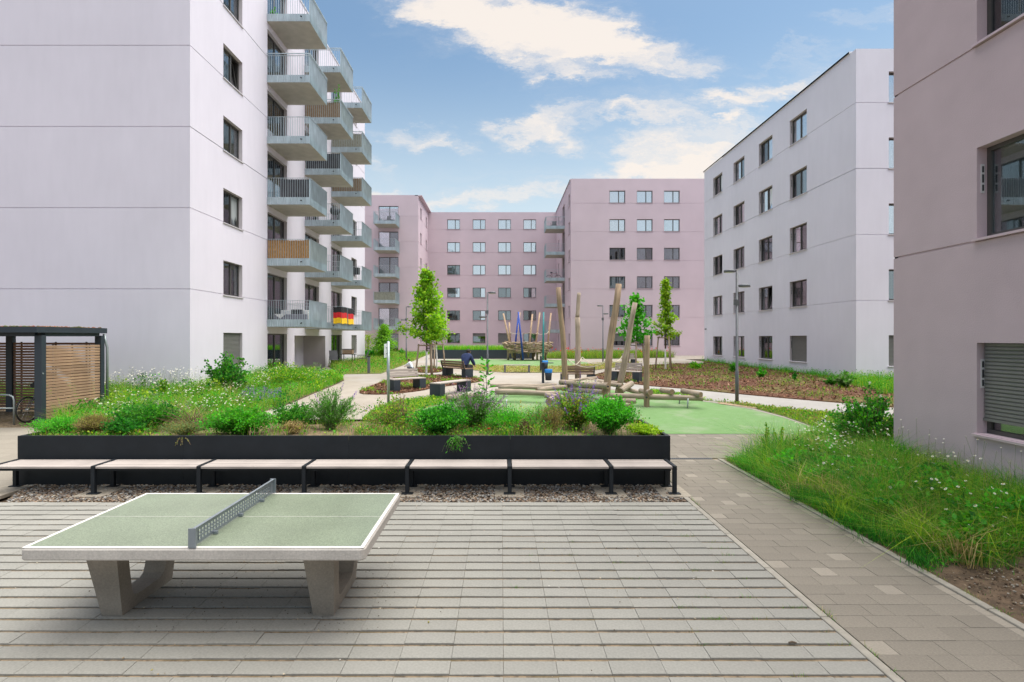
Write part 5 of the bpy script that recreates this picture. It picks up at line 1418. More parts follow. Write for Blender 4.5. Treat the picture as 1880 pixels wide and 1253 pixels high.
# ------------------------------------------------------------------ vegetation
def quads_from_leaves(c, d_, n_, L, w):
    """rhombic leaves folded along the midrib: c centre base, d_ direction, n_ normal, arrays"""
    s = np.cross(d_, n_); s /= np.linalg.norm(s, axis=1, keepdims=True) + 1e-9
    L = L[:,None]; w = w[:,None]
    base = c; tip = c + d_*L
    mid = c + d_*L*.45
    l = mid - s*w + n_*w*.35; r = mid + s*w + n_*w*.35
    v = np.stack([base, l, tip, r], 1).reshape(-1, 3)
    k = len(c); o = (np.arange(k)*4)[:,None]
    tri = np.concatenate([o + np.array([[0, 2, 1]]), o + np.array([[0, 3, 2]])])
    return v, tri
def unit(a): return a/(np.linalg.norm(a, axis=1, keepdims=True)+1e-9)
def pick(pal, n, r, jit=.22):
    pal = np.asarray(pal, float); c = pal[r.integers(0, len(pal), n)]
    return np.clip(c*(1 + r.uniform(-jit, jit, (n,1))), 0, 1)
def leaves_at(pts, r, size, pal, up=.5, aspect=.42, outward=None):
    n = len(pts)
    dr = unit(r.normal(size=(n,3)) + (outward*1.0 if outward is not None else 0) + np.array([0,0,up]))
    nr = unit(r.normal(size=(n,3)) + np.array([0,0,.9]))
    L = size*r.uniform(.6, 1.35, n)
    v, t = quads_from_leaves(pts, dr, nr, L, L*aspect)
    return v, t, np.repeat(pick(pal, n, r), 4, 0)
def join(parts):
    vs, ts, cs_ = [], [], []; o = 0
    for v, t, c in parts:
        vs.append(v); ts.append(t+o); cs_.append(c); o += len(v)
    return np.concatenate(vs), np.concatenate(ts), np.concatenate(cs_)
def stems_curves(r, n, rx, ry, h, spread=1.0, curl=.25, hvar=.35):
    """n stems from the base out to a dome; returns list of point arrays"""
    out = []
    for i in range(n):
        a = r.uniform(0, 6.283); q = math.sqrt(r.uniform(0, 1))
        ex, ey = rx*q*math.cos(a)*spread, ry*q*math.sin(a)*spread
        hh = h*(1.32 if r.uniform() < .12 else 1.1)*(1-.42*q*q)*(1 - min(.6, hvar*1.5)*r.uniform(0, 1))
        t = np.linspace(0, 1, 6)[:,None]
        p = np.concatenate([ex*(t**1.25) + rx*.08*r.normal(), ey*(t**1.25) + ry*.08*r.normal(), hh*(t**.9)], 1)
        p[:,:2] += (t**2)*r.normal(size=(1,2))*curl*rx*.4
        out.append(p)
    return out
def poly_at(p, t):
    k = len(p)-1; f = np.clip(t, 0, .9999)*k; i = f.astype(int); w = (f-i)[:,None]
    return p[i]*(1-w) + p[i+1]*w
GREEN = [(.10,.27,.028),(.075,.21,.024),(.14,.31,.035),(.06,.165,.02)]
BRIGHT = [(.075,.33,.028),(.12,.40,.04),(.055,.25,.022),(.16,.44,.045)]
DARK = [(.03,.14,.022),(.05,.19,.028),(.075,.24,.033),(.022,.09,.015)]
LIME = [(.30,.48,.035),(.40,.56,.05),(.22,.40,.035)]
OLIVE = [(.22,.215,.05),(.29,.26,.07),(.17,.17,.045),(.27,.20,.09)]
STRAW = [(.55,.40,.19),(.46,.32,.15),(.62,.48,.25),(.34,.24,.12)]
GREYG = [(.17,.28,.10),(.22,.32,.13),(.13,.23,.08)]
PURPLE = [(.22,.13,.40),(.29,.18,.48),(.18,.10,.31)]
MAUVE = [(.32,.19,.34),(.26,.14,.28),(.38,.24,.39),(.28,.20,.17)]
YELLOWG = [(.27,.42,.035),(.36,.49,.045),(.19,.34,.028)]
for _p in (GREEN, BRIGHT, DARK):
    _p[:] = [(a*.82, min(.46, b*1.06), c*.9) for a, b, c in _p]
def shrub(name, label, cat, base, rx, ry, h, stems=60, per=55, size=.035, pal=GREEN, t0=.25, up=.5, aspect=.42, seed=1, stem_mat='stem_green', stem_r=.004, spread=1.0, spikes=None, spike_n=.4, spike_len=.14, hvar=.35, curl=.25, around=.085, group=None):
    r = np.random.default_rng(seed)
    t = thing(name, label, cat, base, 0, group)
    cv = stems_curves(r, stems, rx, ry, h, spread, curl, hvar)
    mb = MB()
    for p in cv: mb.tube(p, [stem_r*(1.3-.8*i/5) for i in range(6)], 3, caps=False)
    part('stems', mb, stem_mat, t)
    if per:
        pts = np.concatenate([poly_at(p, t0 + (1-t0)*r.uniform(0,1,per)**.75) for p in cv])
        pts += r.normal(size=pts.shape)*around*min(rx, h)*np.array([1,1,.8])
        pts[:,2] = np.abs(pts[:,2])
        ow = unit(pts - np.array([0,0,h*.25]))
        v, tr, c = leaves_at(pts, r, size, pal, up, aspect, ow)
        link('foliage', arr_mesh('foliage', v, tr, None, 'foliage', c), t)
    if spikes is not None:
        ps = []
        for p in cv:
            if r.uniform() < spike_n:
                e = p[-1]; d_ = unit((p[-1]-p[-2])[None] + np.array([[0,0,.04]]))[0]
                k = 26
                q = e + d_*np.linspace(-.15, 1, k)[:,None]*spike_len*r.uniform(.6,1.2) + r.normal(size=(k,3))*.007
                ps.append(q)
        if ps:
            q = np.concatenate(ps); v, tr, c = leaves_at(q, r, .017, spikes, .3, .5)
            link('blossom', arr_mesh('blossom', v, tr, None, 'petal', c), t)
    return t
def blades(pos, h, w, pal, r, lean=.35, tip=None, bend=.5):
    n = len(pos); a = r.uniform(0, 6.283, n); ld = np.stack([np.cos(a), np.sin(a), np.zeros(n)], 1)
    b = r.uniform(0, 6.283, n); sd = np.stack([np.cos(b), np.sin(b), np.zeros(n)], 1)
    ln_ = (lean*np.abs(r.normal(size=n)))[:,None]*h[:,None]
    up = np.array([0,0,1.0])
    m_ = pos + up*h[:,None]*.55 + ld*ln_*.35; tp = pos + up*(h*(1-.12*np.abs(r.normal(size=n))))[:,None] + ld*ln_*(1+bend)
    W2 = sd*(w/2)[:,None]
    v = np.stack([pos-W2, pos+W2, m_+W2*.8, m_-W2*.8, tp], 1).reshape(-1,3)
    o = (np.arange(n)*5)[:,None]
    tri = np.concatenate([o+np.array([[0,1,2]]), o+np.array([[0,2,3]]), o+np.array([[3,2,4]])])
    c = np.repeat(pick(pal, n, r, .25), 5, 0)
    return v, tri, c
def daisies(pos, h, r, rad=.018, lean=.12, cpet=(.80,.80,.74), ccen=(.62,.40,.02)):
    """stem, ring of petals and yellow eye"""
    n = len(pos); parts = []
    off = r.normal(size=(n,2))*lean*h[:,None]
    top = pos + np.concatenate([off, h[:,None]], 1)
    sd = np.array([[.0016,0,0]])
    v = np.stack([pos-sd, pos+sd, top+sd, top-sd], 1).reshape(-1,3); o = (np.arange(n)*4)[:,None]
    parts.append((v, np.concatenate([o+[[0,1,2]], o+[[0,2,3]]]), np.repeat(pick([(.10,.16,.03)], n, r), 4, 0)))
    nm = unit(np.concatenate([r.normal(size=(n,2))*.45 + np.array([[0,-.25]]), np.ones((n,1))], 1))
    a1 = unit(np.cross(nm, np.array([[0.3,1,0.1]]))); a2 = np.cross(nm, a1)
    K = 9; rr = rad*r.uniform(.75,1.2,n)
    for k in range(K):
        t = 2*math.pi*k/K; t0 = t-.26; t1 = t+.26
        d_ = a1*math.cos(t)+a2*math.sin(t)
        e0 = (a1*math.cos(t0)+a2*math.sin(t0)); e1 = (a1*math.cos(t1)+a2*math.sin(t1))
        b_ = top + nm*.001; R1 = rr[:,None]
        vv = np.stack([b_+d_*R1*.2, b_+e0*R1*.8, b_+d_*R1*1.05 - nm*R1*.1, b_+e1*R1*.8], 1).reshape(-1,3)
        parts.append((vv, np.concatenate([o+[[0,1,2]], o+[[0,2,3]]]), np.repeat(np.tile(np.array([cpet]), (n,1))*r.uniform(.85,1.1,(n,1)), 4, 0)))
    vc = [top + nm*.006]
    for k in range(6): t = k*math.pi/3; vc.append(top + nm*.002 + (a1*math.cos(t)+a2*math.sin(t))*rr[:,None]*.33)
    v = np.stack(vc, 1).reshape(-1,3); o7 = (np.arange(n)*7)[:,None]
    tr = np.concatenate([o7+[[0,1+k,1+(k+1)%6]] for k in range(6)])
    parts.append((v, tr, np.repeat(np.tile(np.array([ccen]), (n,1)), 7, 0)))
    return join(parts)
def stuff(name, label, cat, arrays, m_='foliage'):
    v, t, c = join(arrays) if isinstance(arrays, list) else arrays
    return tag(link(name, arr_mesh(name, v, t, None, m_, c)), label, cat, kind='stuff')
def pos3(p, zf): return np.concatenate([p, zf(p)[:,None]], 1)

# ---- trees
def tree(name, label, base, h, crown_r, z_c0, leaf, pal, seed, n_br=46, per=70, profile=None, trunk='trunk_white', trunk_r=.045, white_to=1.5, splash=.16):
    r = np.random.default_rng(seed)
    t = thing(name, label, 'tree', base, 0, 'young trees of the court')
    tp = [Vector((.02*math.sin(i*1.3+seed), .02*math.cos(i*1.7), h*.95*i/8)) for i in range(9)]
    rad = [trunk_r*(1-.85*i/8)+.006 for i in range(9)]
    mb = MB(); k = max(2, int(white_to/(h*.95)*8)+1)
    mb.tube([Vector((tp[0].x, tp[0].y, -.2))]+tp[:k], [rad[0]]+rad[:k], 8); nwh = len(mb.f)
    mb.tube(tp[k-1:], rad[k-1:], 7, mi=1)
    clus = []; lb = MB()
    prof = profile or (lambda q: math.sin(math.pi*min(1, q*.92+.14))**.7*(1-.35*q))
    for i in range(n_br):
        q = (i+r.uniform(0,1))/n_br; z = z_c0 + (h-z_c0)*q
        a = i*2.4 + r.normal()*.5; L = crown_r*prof(q)*r.uniform(.42, 1.25)
        b0 = np.array([0,0,max(z-.30*L-.1, z_c0*.8)]); b1 = np.array([L*math.cos(a), L*math.sin(a), z + r.normal()*.06])
        lb.tube([b0, (b0+b1)/2 + np.array([0,0,.05]), b1], [.012,.008,.003], 4, mi=1, caps=False)
        for f_, sp, m_ in ((1.0, splash, 1.0), (.62, splash*.9, .7), (.3, splash*.8, .35)):
            c = b0 + (b1-b0)*f_
            clus.append(c + r.normal(size=(int(per*m_), 3))*sp*np.array([1,1,.75]))
    mb.add(np.concatenate(lb.v), lb.f, 1, True)
    part('trunk', mb, [trunk, 'bark'], t)
    pts = np.concatenate(clus); tint = np.concatenate([np.full(len(c), r.uniform(.62, 1.25)) for c in clus])
    ow = unit(pts - np.array([0,0,(z_c0+h)/2]))
    v, tr, c = leaves_at(pts, r, leaf, pal, .05, .55, ow*.7); c = c*np.repeat(tint, 4)[:,None]
    link('crown', arr_mesh('crown', v, tr, None, 'foliage', c), t)
    return t
MAPLE = [(.20,.43,.03),(.28,.50,.035),(.13,.33,.025),(.34,.54,.04)]
CONE = lambda q: min(1, .55+q*3.2)*(1-q)**1.0*1.15+.05
tree('maple_tree', 'bright green young maple with white trunk between wooden stakes', T1, 4.85, 1.0, 1.78, .105, MAPLE, 5, 56, 44, profile=CONE, splash=.13)
tree('maple_tree', 'young maple with white trunk just behind the bright green maple', T1b, 2.9, .7, 1.75, .10, MAPLE, 6, 20, 34, profile=CONE)
tree('lime_tree', 'dark green young tree with loose round leaves behind the leaning climbing logs', T2, 3.85, .78, 1.75, .14, BRIGHT, 8, 26, 26, profile=CONE, splash=.13)
tree('columnar_tree', 'slender yellow-green young tree on the mulch bed', T3, 4.95, .80, 1.9, .10, [(.30,.50,.04),(.40,.56,.05),(.20,.40,.03)], 9, 44, 34, profile=lambda q: .62*max(0,1-q*2.1)**.8+.26*(1-q)+.08, splash=.10)
x, y, z = G(705, 661)
tree('young_tree', 'light green bushy young tree in the meadow beside the pink balconies', (x, y, z), 2.7, .85, .5, .10, [(.17,.40,.04),(.23,.45,.045),(.13,.31,.03)], 12, 40, 50, trunk='bark')
x, y, z = G(676, 655)
tree('young_tree', 'sparse light green sapling close to the white building corner', (x, y, z), 2.0, .7, .4, .08, YELLOWG, 13, 22, 22, trunk='bark')

# ---- planter plants
ZS = .75
def PB(px, py, Y):   # planter spot below photo point
    return (W(px, py, Y)[0], Y, ZS)
def pshrub(name, label, px, Y, wpx, toppy, **k):
    b = PB(px, 700, Y); s = SC(Y); h = W(px, toppy, Y)[2] - ZS
    k.setdefault('ry', min(.42, wpx/s/2))
    return shrub(name, label, k.pop('cat', 'shrub'), b, wpx/s/2, k.pop('ry'), max(h, .12), group='plants in the long planter', **k)
pshrub('feathery_shrub', 'light green feathery shrub at the left end of the planter', 112, 9.5, 120, 768, stems=170, per=42, size=.03, pal=BRIGHT, aspect=.2, seed=21, hvar=.25)
pshrub('cushion_shrub', 'olive-brown cushion shrub second from the left in the planter', 175, 9.45, 70, 766, stems=260, per=26, size=.02, pal=OLIVE, aspect=.3, seed=22, hvar=.05, stem_mat='stem_brown', curl=.05)
pshrub('leafy_shrub', 'dark green leafy shrub between the olive cushion and the dry tuft', 265, 9.9, 125, 742, stems=130, per=48, size=.04, pal=DARK+GREEN, seed=23, hvar=.3)
pshrub('leafy_shrub', 'low dark green shrub hanging to the planter rim right of the olive cushion', 232, 9.35, 75, 768, stems=80, per=45, size=.035, pal=DARK, seed=24)
pshrub('dry_grass_tuft', 'dry straw-coloured grass tuft arching over the planter', 350, 9.85, 110, 738, stems=110, per=0, pal=STRAW, seed=25, stem_mat='stem_brown', stem_r=.004, curl=1.0, cat='grass')
pshrub('creeping_thyme', 'grey-olive creeping plant trailing at the planter rim', 340, 9.3, 85, 776, stems=170, per=26, size=.018, pal=OLIVE+GREYG, seed=26, hvar=.2, aspect=.35)
pshrub('leafy_shrub', 'broad bright green shrub right of the dry straw tuft', 440, 9.45, 135, 752, stems=200, per=46, size=.038, pal=BRIGHT+GREEN, seed=27, hvar=.3)
pshrub('leafy_shrub', 'green shrub left of the tall lavender', 537, 9.95, 80, 734, stems=90, per=48, size=.035, pal=GREEN+DARK, seed=28)
pshrub('cushion_shrub', 'small dry brownish cushion in front of the tall lavender', 540, 9.4, 42, 772, stems=110, per=24, size=.018, pal=OLIVE+STRAW, seed=29, stem_mat='stem_brown')
pshrub('lavender', 'tall green lavender with a few purple spikes in the planter', 607, 9.85, 100, 716, stems=120, per=48, size=.045, pal=GREEN+GREYG, aspect=.14, up=1.6, seed=30, spikes=PURPLE, spike_n=.12, spike_len=.12, hvar=.3, around=.03)
pshrub('weed', 'thin yellow-green weeds with brown stems near the sign post', 720, 9.75, 110, 728, stems=70, per=26, size=.035, pal=YELLOWG+GREEN+OLIVE, seed=31, stem_mat='stem_brown', hvar=.6, around=.06)
pshrub('dry_stalks', 'brown dried stalks standing beside the sign post', 738, 9.95, 34, 726, stems=26, per=22, size=.02, pal=[(.22,.14,.09),(.28,.19,.12)], seed=32, stem_mat='stem_brown', hvar=.3, up=1.2)
pshrub('leafy_shrub', 'deep green rounded shrub in the middle of the planter', 806, 9.45, 112, 748, stems=180, per=52, size=.036, pal=BRIGHT+DARK, seed=33, hvar=.2)
pshrub('catmint', 'purple flowering catmint below the tall sapling', 868, 10.0, 105, 716, stems=130, per=40, size=.03, pal=GREEN+GREYG, seed=34, spikes=MAUVE, spike_n=.75, spike_len=.16, hvar=.3)
pshrub('feathery_shrub', 'feathery green shrub in front of the purple catmint', 930, 9.6, 95, 752, stems=120, per=44, size=.034, pal=BRIGHT, aspect=.22, seed=35, hvar=.3)
pshrub('wispy_plant', 'wispy grey-green plant between the feathery and the dark tuft', 985, 9.7, 70, 748, stems=60, per=34, size=.035, pal=GREYG+BRIGHT, aspect=.15, up=1.5, seed=36)
pshrub('dry_tuft', 'small dark red-brown tuft at the planter rim', 966, 9.3, 38, 772, stems=70, per=20, size=.02, pal=[(.09,.05,.035),(.14,.07,.05),(.07,.07,.03)], seed=37, stem_mat='stem_brown')
pshrub('twiggy_shrub', 'sparse reddish twiggy shrub left of the tall purple flowers', 1012, 9.55, 60, 744, stems=60, per=26, size=.022, pal=OLIVE+[(.22,.13,.05)], seed=38, stem_mat='stem_brown')
pshrub('sage', 'tall purple flowering sage near the right end of the planter', 1058, 9.95, 95, 716, stems=110, per=40, size=.036, pal=OLIVE+GREEN+YELLOWG, seed=39, spikes=PURPLE, spike_n=.7, spike_len=.2, hvar=.3)
pshrub('leafy_shrub', 'dense bright green shrub at the right end of the planter', 1118, 9.42, 92, 738, stems=220, per=52, size=.034, pal=BRIGHT, seed=40, hvar=.12)
pshrub('ground_cover', 'low lime-green ground cover in the right corner of the planter', 1182, 9.4, 58, 781, stems=120, per=26, size=.026, pal=LIME, seed=41, aspect=.6, hvar=.2, ry=.45)
# tall sapling
b = PB(893, 700, 9.9); r = np.random.default_rng(55)
sp2 = thing('sapling', 'slender sapling with bright lobed leaves rising above the catmint', 'sapling', b, 0, 'plants in the long planter')
hh = W(893, 662, 9.9)[2] - ZS
part('stem', MB().tube([(0,0,0),(.01,0,hh*.4),(-.005,.01,hh*.75),(.0,0,hh)], [.009,.007,.005,.002], 6), 'stem_green', sp2)
ps = []; dd = []
for i in range(26):
    z = hh*(.40+.6*i/26); a = i*2.4; L = .17*(1-.6*i/26)
    for q in np.linspace(.35, 1, 7): ps.append((L*q*math.cos(a), L*q*math.sin(a), z + .04*q)); dd.append((math.cos(a)+r.normal()*.5, math.sin(a)+r.normal()*.5, .5))
v, tr = quads_from_leaves(np.array(ps), unit(np.array(dd)), unit(r.normal(size=(len(ps),3))*.4+np.array([0,0,1])), r.uniform(.05,.085,len(ps)), r.uniform(.018,.028,len(ps)))
link('foliage', arr_mesh('foliage', v, tr, None, 'foliage', np.repeat(pick(BRIGHT, len(ps), r), 4, 0)), sp2)
# trailing plant over the rim
tr_ = thing('trailing_plant', 'grassy plant trailing over the planter front in the middle', 'plant', PB(838, 700, 9.0), 0, 'plants in the long planter')
cvs = []; mb = MB(); r = np.random.default_rng(61)
for i in range(34):
    t = np.linspace(0,1,6)[:,None]; ex = r.normal()*.09
    p = np.concatenate([ex*t + r.normal()*.02, -.16*t**.6 + 0*t, .10*np.sin(t*2.0) - .26*r.uniform(.5,1.1)*t**2.2], 1); cvs.append(p)
    mb.tube(p, [.002]*6, 3, caps=False)
part('stems', mb, 'stem_green', tr_)
pts = np.concatenate([poly_at(p, r.uniform(.2,1,14)) for p in cvs]); v, t2, c = leaves_at(pts, r, .045, BRIGHT+GREYG, -.6, .14)
link('foliage', arr_mesh('foliage', v, t2, None, 'foliage', c), tr_)
tr2 = thing('trailing_plant', 'small pale sprig trailing over the planter front on the left', 'plant', PB(338, 700, 9.0), 0, 'plants in the long planter')
mb = MB(); cvs = []
for i in range(5):
    t = np.linspace(0,1,6)[:,None]; p = np.concatenate([(.12*r.normal())*t, -.14*t**.6, .06*np.sin(t*2.2)-.12*t**2], 1); cvs.append(p); mb.tube(p, [.003]*6, 3, caps=False)
part('stems', mb, 'stem_brown', tr2)
pts = np.concatenate([poly_at(p, r.uniform(.3,1,16)) for p in cvs]); v, t2, c = leaves_at(pts, r, .02, OLIVE+GREYG, 0, .4)
link('foliage', arr_mesh('foliage', v, t2, None, 'foliage', c), tr2)
# herbs and grass between the shrubs
rr_ = np.random.default_rng(70)
q = np.stack([rr_.uniform(PX0+.1, PX1-.1, 22000), rr_.uniform(PY0+.10, PY1-.08, 22000)], 1)
nzv = np.sin(q[:,0]*2.7+1)*np.sin(q[:,1]*4.1)+np.sin(q[:,0]*.9+2.2)
q = q[(nzv > .1) | (rr_.uniform(size=len(q)) < .12)]
HH = lambda p: np.clip(1 + 1.1*np.sin(p[:,0]*2.1+.4)*np.sin(p[:,0]*.83+2) + .9*(p[:,1]-9.4), .5, 2.6)
v1 = blades(pos3(q, lambda p: p[:,0]*0+.75), rr_.uniform(.05,.22,len(q))*HH(q), rr_.uniform(.004,.009,len(q)), YELLOWG+BRIGHT+GREEN+OLIVE+STRAW, rr_, .6)
q2 = q[::2]; v2 = leaves_at(pos3(q2, lambda p: .76+rr_.uniform(0,.16,len(p))*HH(p)), rr_, .036, YELLOWG+GREEN+BRIGHT+OLIVE, .3, .45)
stuff('planter_herbs', 'low herbs and grass growing between the planter shrubs', 'herbs', [v1, v2])

# ---- left meadow
rM = np.random.default_rng(80)
vis = lambda p: (np.abs(p[:,0]-.02*p[:,1]) < p[:,1]*.97)
pm_ = scatter(meadowL, 60000, 81); pm_ = pm_[(pm_[:,0] > -19)]
big = pm_
clump = np.sin(big[:,0]*1.7)*np.sin(big[:,1]*2.1+1)+.6*np.sin(big[:,0]*4.3+big[:,1]*3.1)
hgt = (.18 + .34*np.clip((clump+1.4)/2.8, 0, 1)**1.4)*rM.uniform(.5,1.3,len(big))*np.where(big[:,0] < -8.5, 1.35, 1.0)
v1 = blades(pos3(big, lambda p: zga(p[:,1])+.01), hgt, rM.uniform(.004,.010,len(big)), GREEN+YELLOWG+BRIGHT+YELLOWG+[(.36,.30,.11),(.45,.36,.16)], rM, .5)
q = scatter(meadowL, 16000, 82); v2 = leaves_at(pos3(q, lambda p: zga(p[:,1])+rM.uniform(.02,.42,len(p))), rM, .06, GREEN+BRIGHT+DARK, .5, .4)
CL = []
pc = scatter(meadowL, 420, 87); pc = pc[pc[:,0] > -14][:150]
for i, (cx, cy) in enumerate(pc):      # taller perennials and grass clumps, light and dark
    k = 60
    qq = np.stack([cx + rM.normal(size=k)*.11, cy + rM.normal(size=k)*.11], 1); hh_ = rM.uniform(.3, .72)
    if i % 2: CL.append(leaves_at(pos3(qq, lambda p: zga(p[:,1])+hh_*rM.uniform(.15,1,len(p))), rM, .075, [BRIGHT, DARK, YELLOWG, GREEN, GREYG][i % 5], .5, .34))
    else: CL.append(blades(pos3(qq, lambda p: zga(p[:,1])), hh_*rM.uniform(.5,1.15,k), rM.uniform(.005,.010,k), [YELLOWG, GREEN, STRAW+OLIVE, BRIGHT][(i//2) % 4], rM, .6, bend=.9))
stuff('meadow_grass', 'tall wild meadow grass and herbs in front of the left white building', 'grass', [v1, v2]+CL)
dz_ = [(-14.5,17.9),(-8.9,12.3),(-6.2,14.3),(-7.5,17),(-9.5,23.5),(-10.8,24.0),(-10.8,19.2),(-13.5,18.6)]
q = scatter(dz_, 1000, 83)
nzv = np.sin(q[:,0]*1.9+.5)*np.cos(q[:,1]*1.5)+.5*np.sin(q[:,0]*5)
q = q[nzv > -.35]
v = daisies(pos3(q, lambda p: zga(p[:,1])), rM.uniform(.35,.62,len(q)), rM, .022)
q2 = scatter([(-12.8,16.9),(-10.9,16.4),(-9.4,17.4),(-10.9,18.8),(-12.8,18.8)], 260, 84); vb = daisies(pos3(q2, lambda p: zga(p[:,1])), rM.uniform(.55,1.0,len(q2)), rM, .024)
stuff('daisies', 'white daisies scattered through the left meadow', 'flowers', [v, vb], 'petal')
def bloom_patch(poly, n, h0, h1, pal, seed, size=.02):
    r = np.random.default_rng(seed); q = scatter(poly, n, seed); hs = r.uniform(h0, h1, n); a = []
    base = pos3(q, lambda p: zga(p[:,1]))
    a.append(blades(base, hs, np.full(n, .005), GREEN+GREYG, r, .15))
    k = 12
    pts = np.repeat(base + np.stack([np.zeros(n), np.zeros(n), hs], 1), k, 0) + r.normal(size=(n*k,3))*np.array([.016,.016,.05])
    a.append(leaves_at(pts, r, size, pal, .3, .5)); return join(a)
def gcirc(px, py, rpx, rpy): return [(G(px+rpx*math.cos(a), py+rpy*math.sin(a))[:2]) for a in np.linspace(0, 6.28, 13)[:-1]]
stuff('purple_sage', 'violet flowering sage patch in the left meadow beside the path', 'flowers', bloom_patch(gcirc(478,742,42,9), 130, .22, .42, PURPLE+[(.10,.09,.22)], 85), 'petal')
stuff('purple_thistles', 'scattered dull purple flower heads behind the bicycle shelter', 'flowers', bloom_patch([(-9.6,12.6),(-8.6,12.2),(-7.6,14.2),(-10.4,15.6)], 80, .25, .45, MAUVE, 86), 'petal')
def gshrub(name, label, px, py, wpx, toppy, cat='shrub', **k):
    b = G(px, py); s = SC(b[1]); h = W(px, toppy, b[1])[2]-b[2]
    return shrub(name, label, cat, b, wpx/s/2, min(.8, wpx/s/2), h, **k)
gshrub('leafy_shrub', 'bushy green shrub at the corner of the left white building', 416, 728, 82, 655, stems=60, per=52, size=.085, pal=GREEN+DARK, seed=90, stem_mat='stem_brown', stem_r=.01, t0=.2, hvar=.4, around=.06)
gshrub('leafy_shrub', 'small upright light green shrub against the left white wall', 303, 738, 34, 690, stems=16, per=40, size=.06, pal=YELLOWG+GREEN, seed=91, stem_mat='stem_brown', stem_r=.007, hvar=.4)
gshrub('meadow_shrub', 'flowering green bush below the entrance porch', 535, 715, 120, 672, stems=130, per=36, size=.055, pal=GREEN+YELLOWG, seed=92, spikes=[(.6,.6,.4),(.55,.5,.2)], spike_n=.4, spike_len=.05)
gshrub('meadow_shrub', 'round light green bush at the end of the left meadow', 605, 703, 50, 680, stems=90, per=30, size=.05, pal=BRIGHT+YELLOWG, seed=93)
# meadow strip 2 (beyond the terrace)
q = scatter(meadowL2, 26000, 95); r = np.random.default_rng(96)
v1 = blades(pos3(q, lambda p: zga(p[:,1])+.01), r.uniform(.12,.42,len(q))*np.where(q[:,0] < -8.5, 1.3, .6), r.uniform(.008,.016,len(q)), YELLOWG+GREEN+OLIVE+STRAW[:1], r, .4)
q = scatter(meadowL2, 3500, 97); v2 = leaves_at(pos3(q, lambda p: zga(p[:,1])+r.uniform(.05,.35,len(p))), r, .09, GREEN+BRIGHT, .5, .4)
stuff('meadow_grass', 'wild grass in front of the pink balconies beyond the terrace', 'grass', [v1, v2])
gshrub('meadow_shrub', 'low green bush with red flowers near the far left lamp', 737, 655, 12, 640, stems=26, per=34, size=.07, pal=BRIGHT, seed=98, spikes=[(.7,.03,.02)], spike_n=.6, spike_len=.07)
gshrub('meadow_shrub', 'dark green bush at the foot of the pink balconies', 683, 660, 30, 640, stems=40, per=34, size=.09, pal=BRIGHT+DARK, seed=99)

# ---- right meadow
rR = np.random.default_rng(100)
q = scatter(meadowR, 46000, 101)
bare = (q[:,1] < 5.5+.12*(q[:,0]-4.4)+.12*np.sin(q[:,0]*7)) & (rR.uniform(size=len(q)) < .985)
q = q[~bare]
cl = np.sin(q[:,0]*3.1+1)*np.sin(q[:,1]*2.3)+.6*np.sin(q[:,0]*6+q[:,1]*5)
edge = np.clip((q[:,0]-4.43)/.4, .55, 1)*np.clip((q[:,1]-5.35)/.9, .15, 1)
hg = (.24+.50*np.clip((cl+1.3)/2.8,0,1)**1.3)*edge*rR.uniform(.45,1.35,len(q))
v1 = blades(pos3(q, lambda p: zr(p[:,0],p[:,1])+.01), hg, rR.uniform(.0025,.006,len(q)), GREEN+BRIGHT+YELLOWG+DARK+DARK+[(.40,.32,.10),(.5,.40,.16)], rR, .75, bend=1.0)
q2 = scatter(meadowR, 20000, 102); q2 = q2[q2[:,1] > 5.6]
v2 = leaves_at(pos3(q2, lambda p: zr(p[:,0],p[:,1])+rR.uniform(.02,.26,len(p))*np.clip((p[:,0]-4.43)/.6,.3,1)), rR, .04, GREEN+BRIGHT+DARK, .5, .26)
q3 = scatter(meadowR2, 14000, 103)
v3 = blades(pos3(q3, lambda p: zga(p[:,1])+.012), rR.uniform(.15,.45,len(q3)), rR.uniform(.004,.008,len(q3)), GREEN+BRIGHT+YELLOWG, rR, .5)
q4 = scatter(meadowR, 900, 104); q4 = q4[(q4[:,1] > 5) & (q4[:,0] > 4.9)]     # tall flowering stalks
v4 = blades(pos3(q4, lambda p: zr(p[:,0],p[:,1])), rR.uniform(.5,.85,len(q4)), np.full(len(q4), .003), [(.25,.22,.08),(.18,.20,.06)], rR, .3)
CL = []
for i in range(80):       # arching clumps, some leaning over the kerb
    cx, cy = rR.uniform(4.5, 6.7), rR.uniform(5.7, 10.4); k = int(rR.integers(60, 150))
    if i % 3 == 0: cx = rR.uniform(4.42, 4.75)
    qq = np.stack([cx + rR.normal(size=k)*.07, cy + rR.normal(size=k)*.09], 1)
    pal = [BRIGHT, YELLOWG, GREEN, DARK, STRAW+OLIVE, YELLOWG][i % 6]
    CL.append(blades(pos3(qq, lambda p: zr(p[:,0],p[:,1])), rR.uniform(.25,.62,k)*(0.6 if i % 3 == 0 else 1), rR.uniform(.004,.009,k), pal, rR, .9, bend=1.3))
for i in range(70):       # broad-leaved weeds
    cx, cy = rR.uniform(4.7, 6.8), rR.uniform(5.8, 10.5); k = 70
    qq = np.stack([cx + rR.normal(size=k)*.08, cy + rR.normal(size=k)*.08], 1)
    CL.append(leaves_at(pos3(qq, lambda p: zr(p[:,0],p[:,1])+rR.uniform(.05,.42,len(p))), rR, .075, [BRIGHT, DARK, GREEN][i % 3], .5, .3))
stuff('meadow_grass', 'tall green meadow grass between the footpath and the mauve building', 'grass', [v1, v2, v3, v4]+CL)
q = scatter([(5.0,5.2),(6.9,5.2),(6.9,11.0),(5.6,11.0),(4.8,9.0)], 320, 105); q = q[np.sin(q[:,0]*4+1)*np.sin(q[:,1]*2.6)+rR.normal(size=len(q))*.25 > .05]
